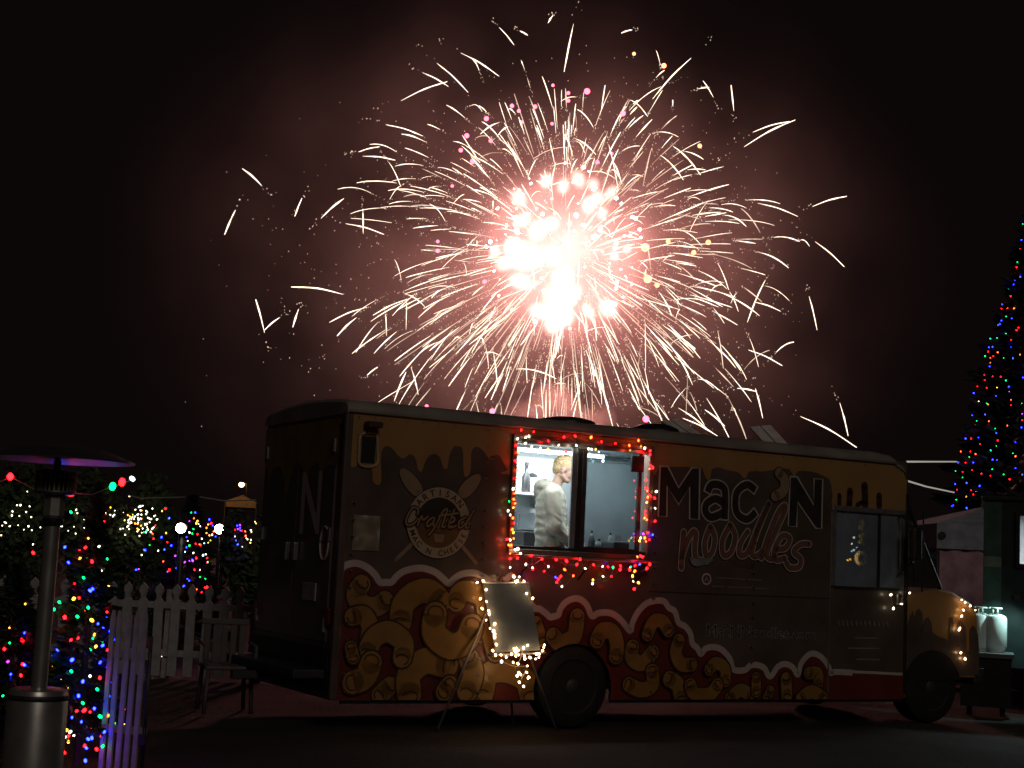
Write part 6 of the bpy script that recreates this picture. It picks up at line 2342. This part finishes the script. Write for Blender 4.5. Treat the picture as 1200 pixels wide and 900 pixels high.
    for px, py, r in ((640, 212, 8), (608, 232, 8), (660, 218, 7), (678, 210, 9), (695, 216, 8), (700, 232, 10), (716, 226, 7), (612, 300, 14), (600, 288, 10), (655, 350, 14), (668, 345, 12), (648, 300, 10), (610, 330, 10), (690, 365, 8), (712, 362, 8), (632, 365, 9), (720, 300, 5), (735, 292, 6), (690, 240, 8), (590, 310, 7), (580, 295, 6), (630, 270, 9), (645, 262, 8), (660, 325, 12), (612, 258, 8), (706, 250, 6), (648, 380, 8), (660, 372, 9)):
        put(px, py, r * 0.30, starw, rg.gauss(0, 3))
        o = put(px, py, r * 1.75, flare, rg.gauss(0, 3))
        o.name = 'burning_clump'
        o.scale = [v * rg.uniform(0.75, 1.45) for v in o.scale]
    # burning gas at the heart of the shell: an emitting volume, uneven, dying out at its rim
    bm = bmesh.new()
    bmesh.ops.create_icosphere(bm, subdivisions=3, radius=150 * pxm)
    m = bpy.data.materials.new('burning_gas')
    m.use_nodes = True
    n, l = m.node_tree.nodes, m.node_tree.links
    n.clear()
    out = n.new('ShaderNodeOutputMaterial')
    em = n.new('ShaderNodeEmission')
    tc = n.new('ShaderNodeTexCoord')
    vl = n.new('ShaderNodeVectorMath')
    vl.operation = 'LENGTH'
    l.new(tc.outputs['Object'], vl.inputs[0])
    nz = n.new('ShaderNodeTexNoise')
    nz.inputs['Scale'].default_value = 0.20
    nz.inputs['Detail'].default_value = 3.0
    l.new(tc.outputs['Object'], nz.inputs['Vector'])
    mr = n.new('ShaderNodeMapRange')
    mr.inputs['From Min'].default_value = 135 * pxm
    mr.inputs['From Max'].default_value = 55 * pxm
    mr.interpolation_type = 'SMOOTHERSTEP'
    l.new(vl.outputs['Value'], mr.inputs['Value'])
    n2 = n.new('ShaderNodeMapRange')
    n2.inputs['From Min'].default_value = 0.36
    n2.inputs['From Max'].default_value = 0.66
    l.new(nz.outputs['Fac'], n2.inputs['Value'])
    n3 = n.new('ShaderNodeMath')
    n3.operation = 'MULTIPLY_ADD'
    n3.inputs[1].default_value = 0.85
    n3.inputs[2].default_value = 0.15
    l.new(n2.outputs[0], n3.inputs[0])
    mu = n.new('ShaderNodeMath')
    mu.operation = 'MULTIPLY'
    l.new(mr.outputs[0], mu.inputs[0])
    l.new(n3.outputs[0], mu.inputs[1])
    mu2 = n.new('ShaderNodeMath')
    mu2.operation = 'MULTIPLY'
    mu2.inputs[1].default_value = 0.095
    l.new(mu.outputs[0], mu2.inputs[0])
    em.inputs['Color'].default_value = (1.0, 0.42, 0.38, 1)
    l.new(mu2.outputs[0], em.inputs['Strength'])
    l.new(em.outputs[0], out.inputs['Volume'])
    m.cycles.volume_sampling = 'DISTANCE'
    o = from_bm('burning_gas', bm, m, fw)
    o['kind'] = 'stuff'
    # its light on smoke, roofs and ground
    for dx, dz, e in ((0, 0, 46000), (-5, 3, 19000), (5, -4, 19000)):
        ld = bpy.data.lights.new('firework_light', 'POINT')
        ld.energy = e
        ld.color = (1.0, 0.33, 0.29)
        ld.shadow_soft_size = 2.5
        lo = bpy.data.objects.new('firework_light', ld)
        C.objects.link(lo)
        lo.parent = fw
        lo.location = (dx, 0, dz)
    return c0, D, pxm


FW_C, FW_D, FW_PX = build_firework()


def smoke_material(name, density, col, scale, lo=0.35, hi=0.7, falloff=None):
    m = bpy.data.materials.new(name)
    m.use_nodes = True
    n, l = m.node_tree.nodes, m.node_tree.links
    n.clear()
    out = n.new('ShaderNodeOutputMaterial')
    pv = n.new('ShaderNodeVolumePrincipled')
    pv.inputs['Color'].default_value = (*col, 1)
    pv.inputs['Anisotropy'].default_value = 0.1
    tc = n.new('ShaderNodeTexCoord')
    nz = n.new('ShaderNodeTexNoise')
    nz.inputs['Scale'].default_value = scale
    nz.inputs['Detail'].default_value = 3
    l.new(tc.outputs['Object'], nz.inputs['Vector'])
    mr = n.new('ShaderNodeMapRange')
    mr.inputs['From Min'].default_value = lo
    mr.inputs['From Max'].default_value = hi
    mr.inputs['To Min'].default_value = 0.15
    l.new(nz.outputs['Fac'], mr.inputs['Value'])
    mu = n.new('ShaderNodeMath')
    mu.operation = 'MULTIPLY'
    mu.inputs[1].default_value = density
    last = mr.outputs[0]
    if falloff:
        # thins out towards the hull: length of the object-space position over the radii
        mp = n.new('ShaderNodeMapping')
        mp.inputs['Scale'].default_value = tuple(1 / f for f in falloff)
        l.new(tc.outputs['Object'], mp.inputs['Vector'])
        vl = n.new('ShaderNodeVectorMath')
        vl.operation = 'LENGTH'
        l.new(mp.outputs[0], vl.inputs[0])
        m2 = n.new('ShaderNodeMapRange')
        m2.inputs['From Min'].default_value = 1.0
        m2.inputs['From Max'].default_value = 0.05
        m2.interpolation_type = 'SMOOTHSTEP'
        l.new(vl.outputs['Value'], m2.inputs['Value'])
        m3 = n.new('ShaderNodeMath')
        m3.operation = 'MULTIPLY'
        l.new(last, m3.inputs[0])
        l.new(m2.outputs[0], m3.inputs[1])
        last = m3.outputs[0]
    l.new(last, mu.inputs[0])
    l.new(mu.outputs[0], pv.inputs['Density'])
    l.new(pv.outputs[0], out.inputs['Volume'])
    return m


def build_smoke():
    # drifting smoke all round the burst
    bm = bmesh.new()
    bmesh.ops.create_icosphere(bm, subdivisions=3, radius=1.0, matrix=Matrix.Diagonal((58, 34, 44, 1)))
    o = from_bm('smoke', bm, smoke_material('smoke_drift', 0.0175, (0.75, 0.68, 0.66), 0.055, 0.38, 0.68, (58, 34, 44)))
    o.location = FW_C + Vector((-5, 0, -2))
    tag(o, 'thin drifting smoke lit pink round the firework', 'smoke', kind='stuff')
    # denser puffs low under the burst
    for px, py, r, dn in ((648, 482, 36, 0.40), (612, 492, 26, 0.22), (702, 494, 24, 0.18), (675, 505, 34, 0.3)):
        rr = r * FW_PX
        bm = bmesh.new()
        bmesh.ops.create_icosphere(bm, subdivisions=4, radius=rr)
        for v in bm.verts:
            v.co *= 1 + 0.30 * mnoise.noise(v.co * (1.6 / rr) + Vector((px, 0, 0)))
        o = from_bm('smoke_puff', bm, smoke_material('smoke_puff_%d' % px, dn, (0.9, 0.8, 0.76), 1.2 / rr, 0.3, 0.6, (rr * 1.25,) * 3))
        o.location = at_depth(px, py, FW_D - 3)
        tag(o, 'billowing pink lit smoke puff low behind the truck roof', 'smoke', 'smoke puffs below the burst', 'stuff')


build_smoke()
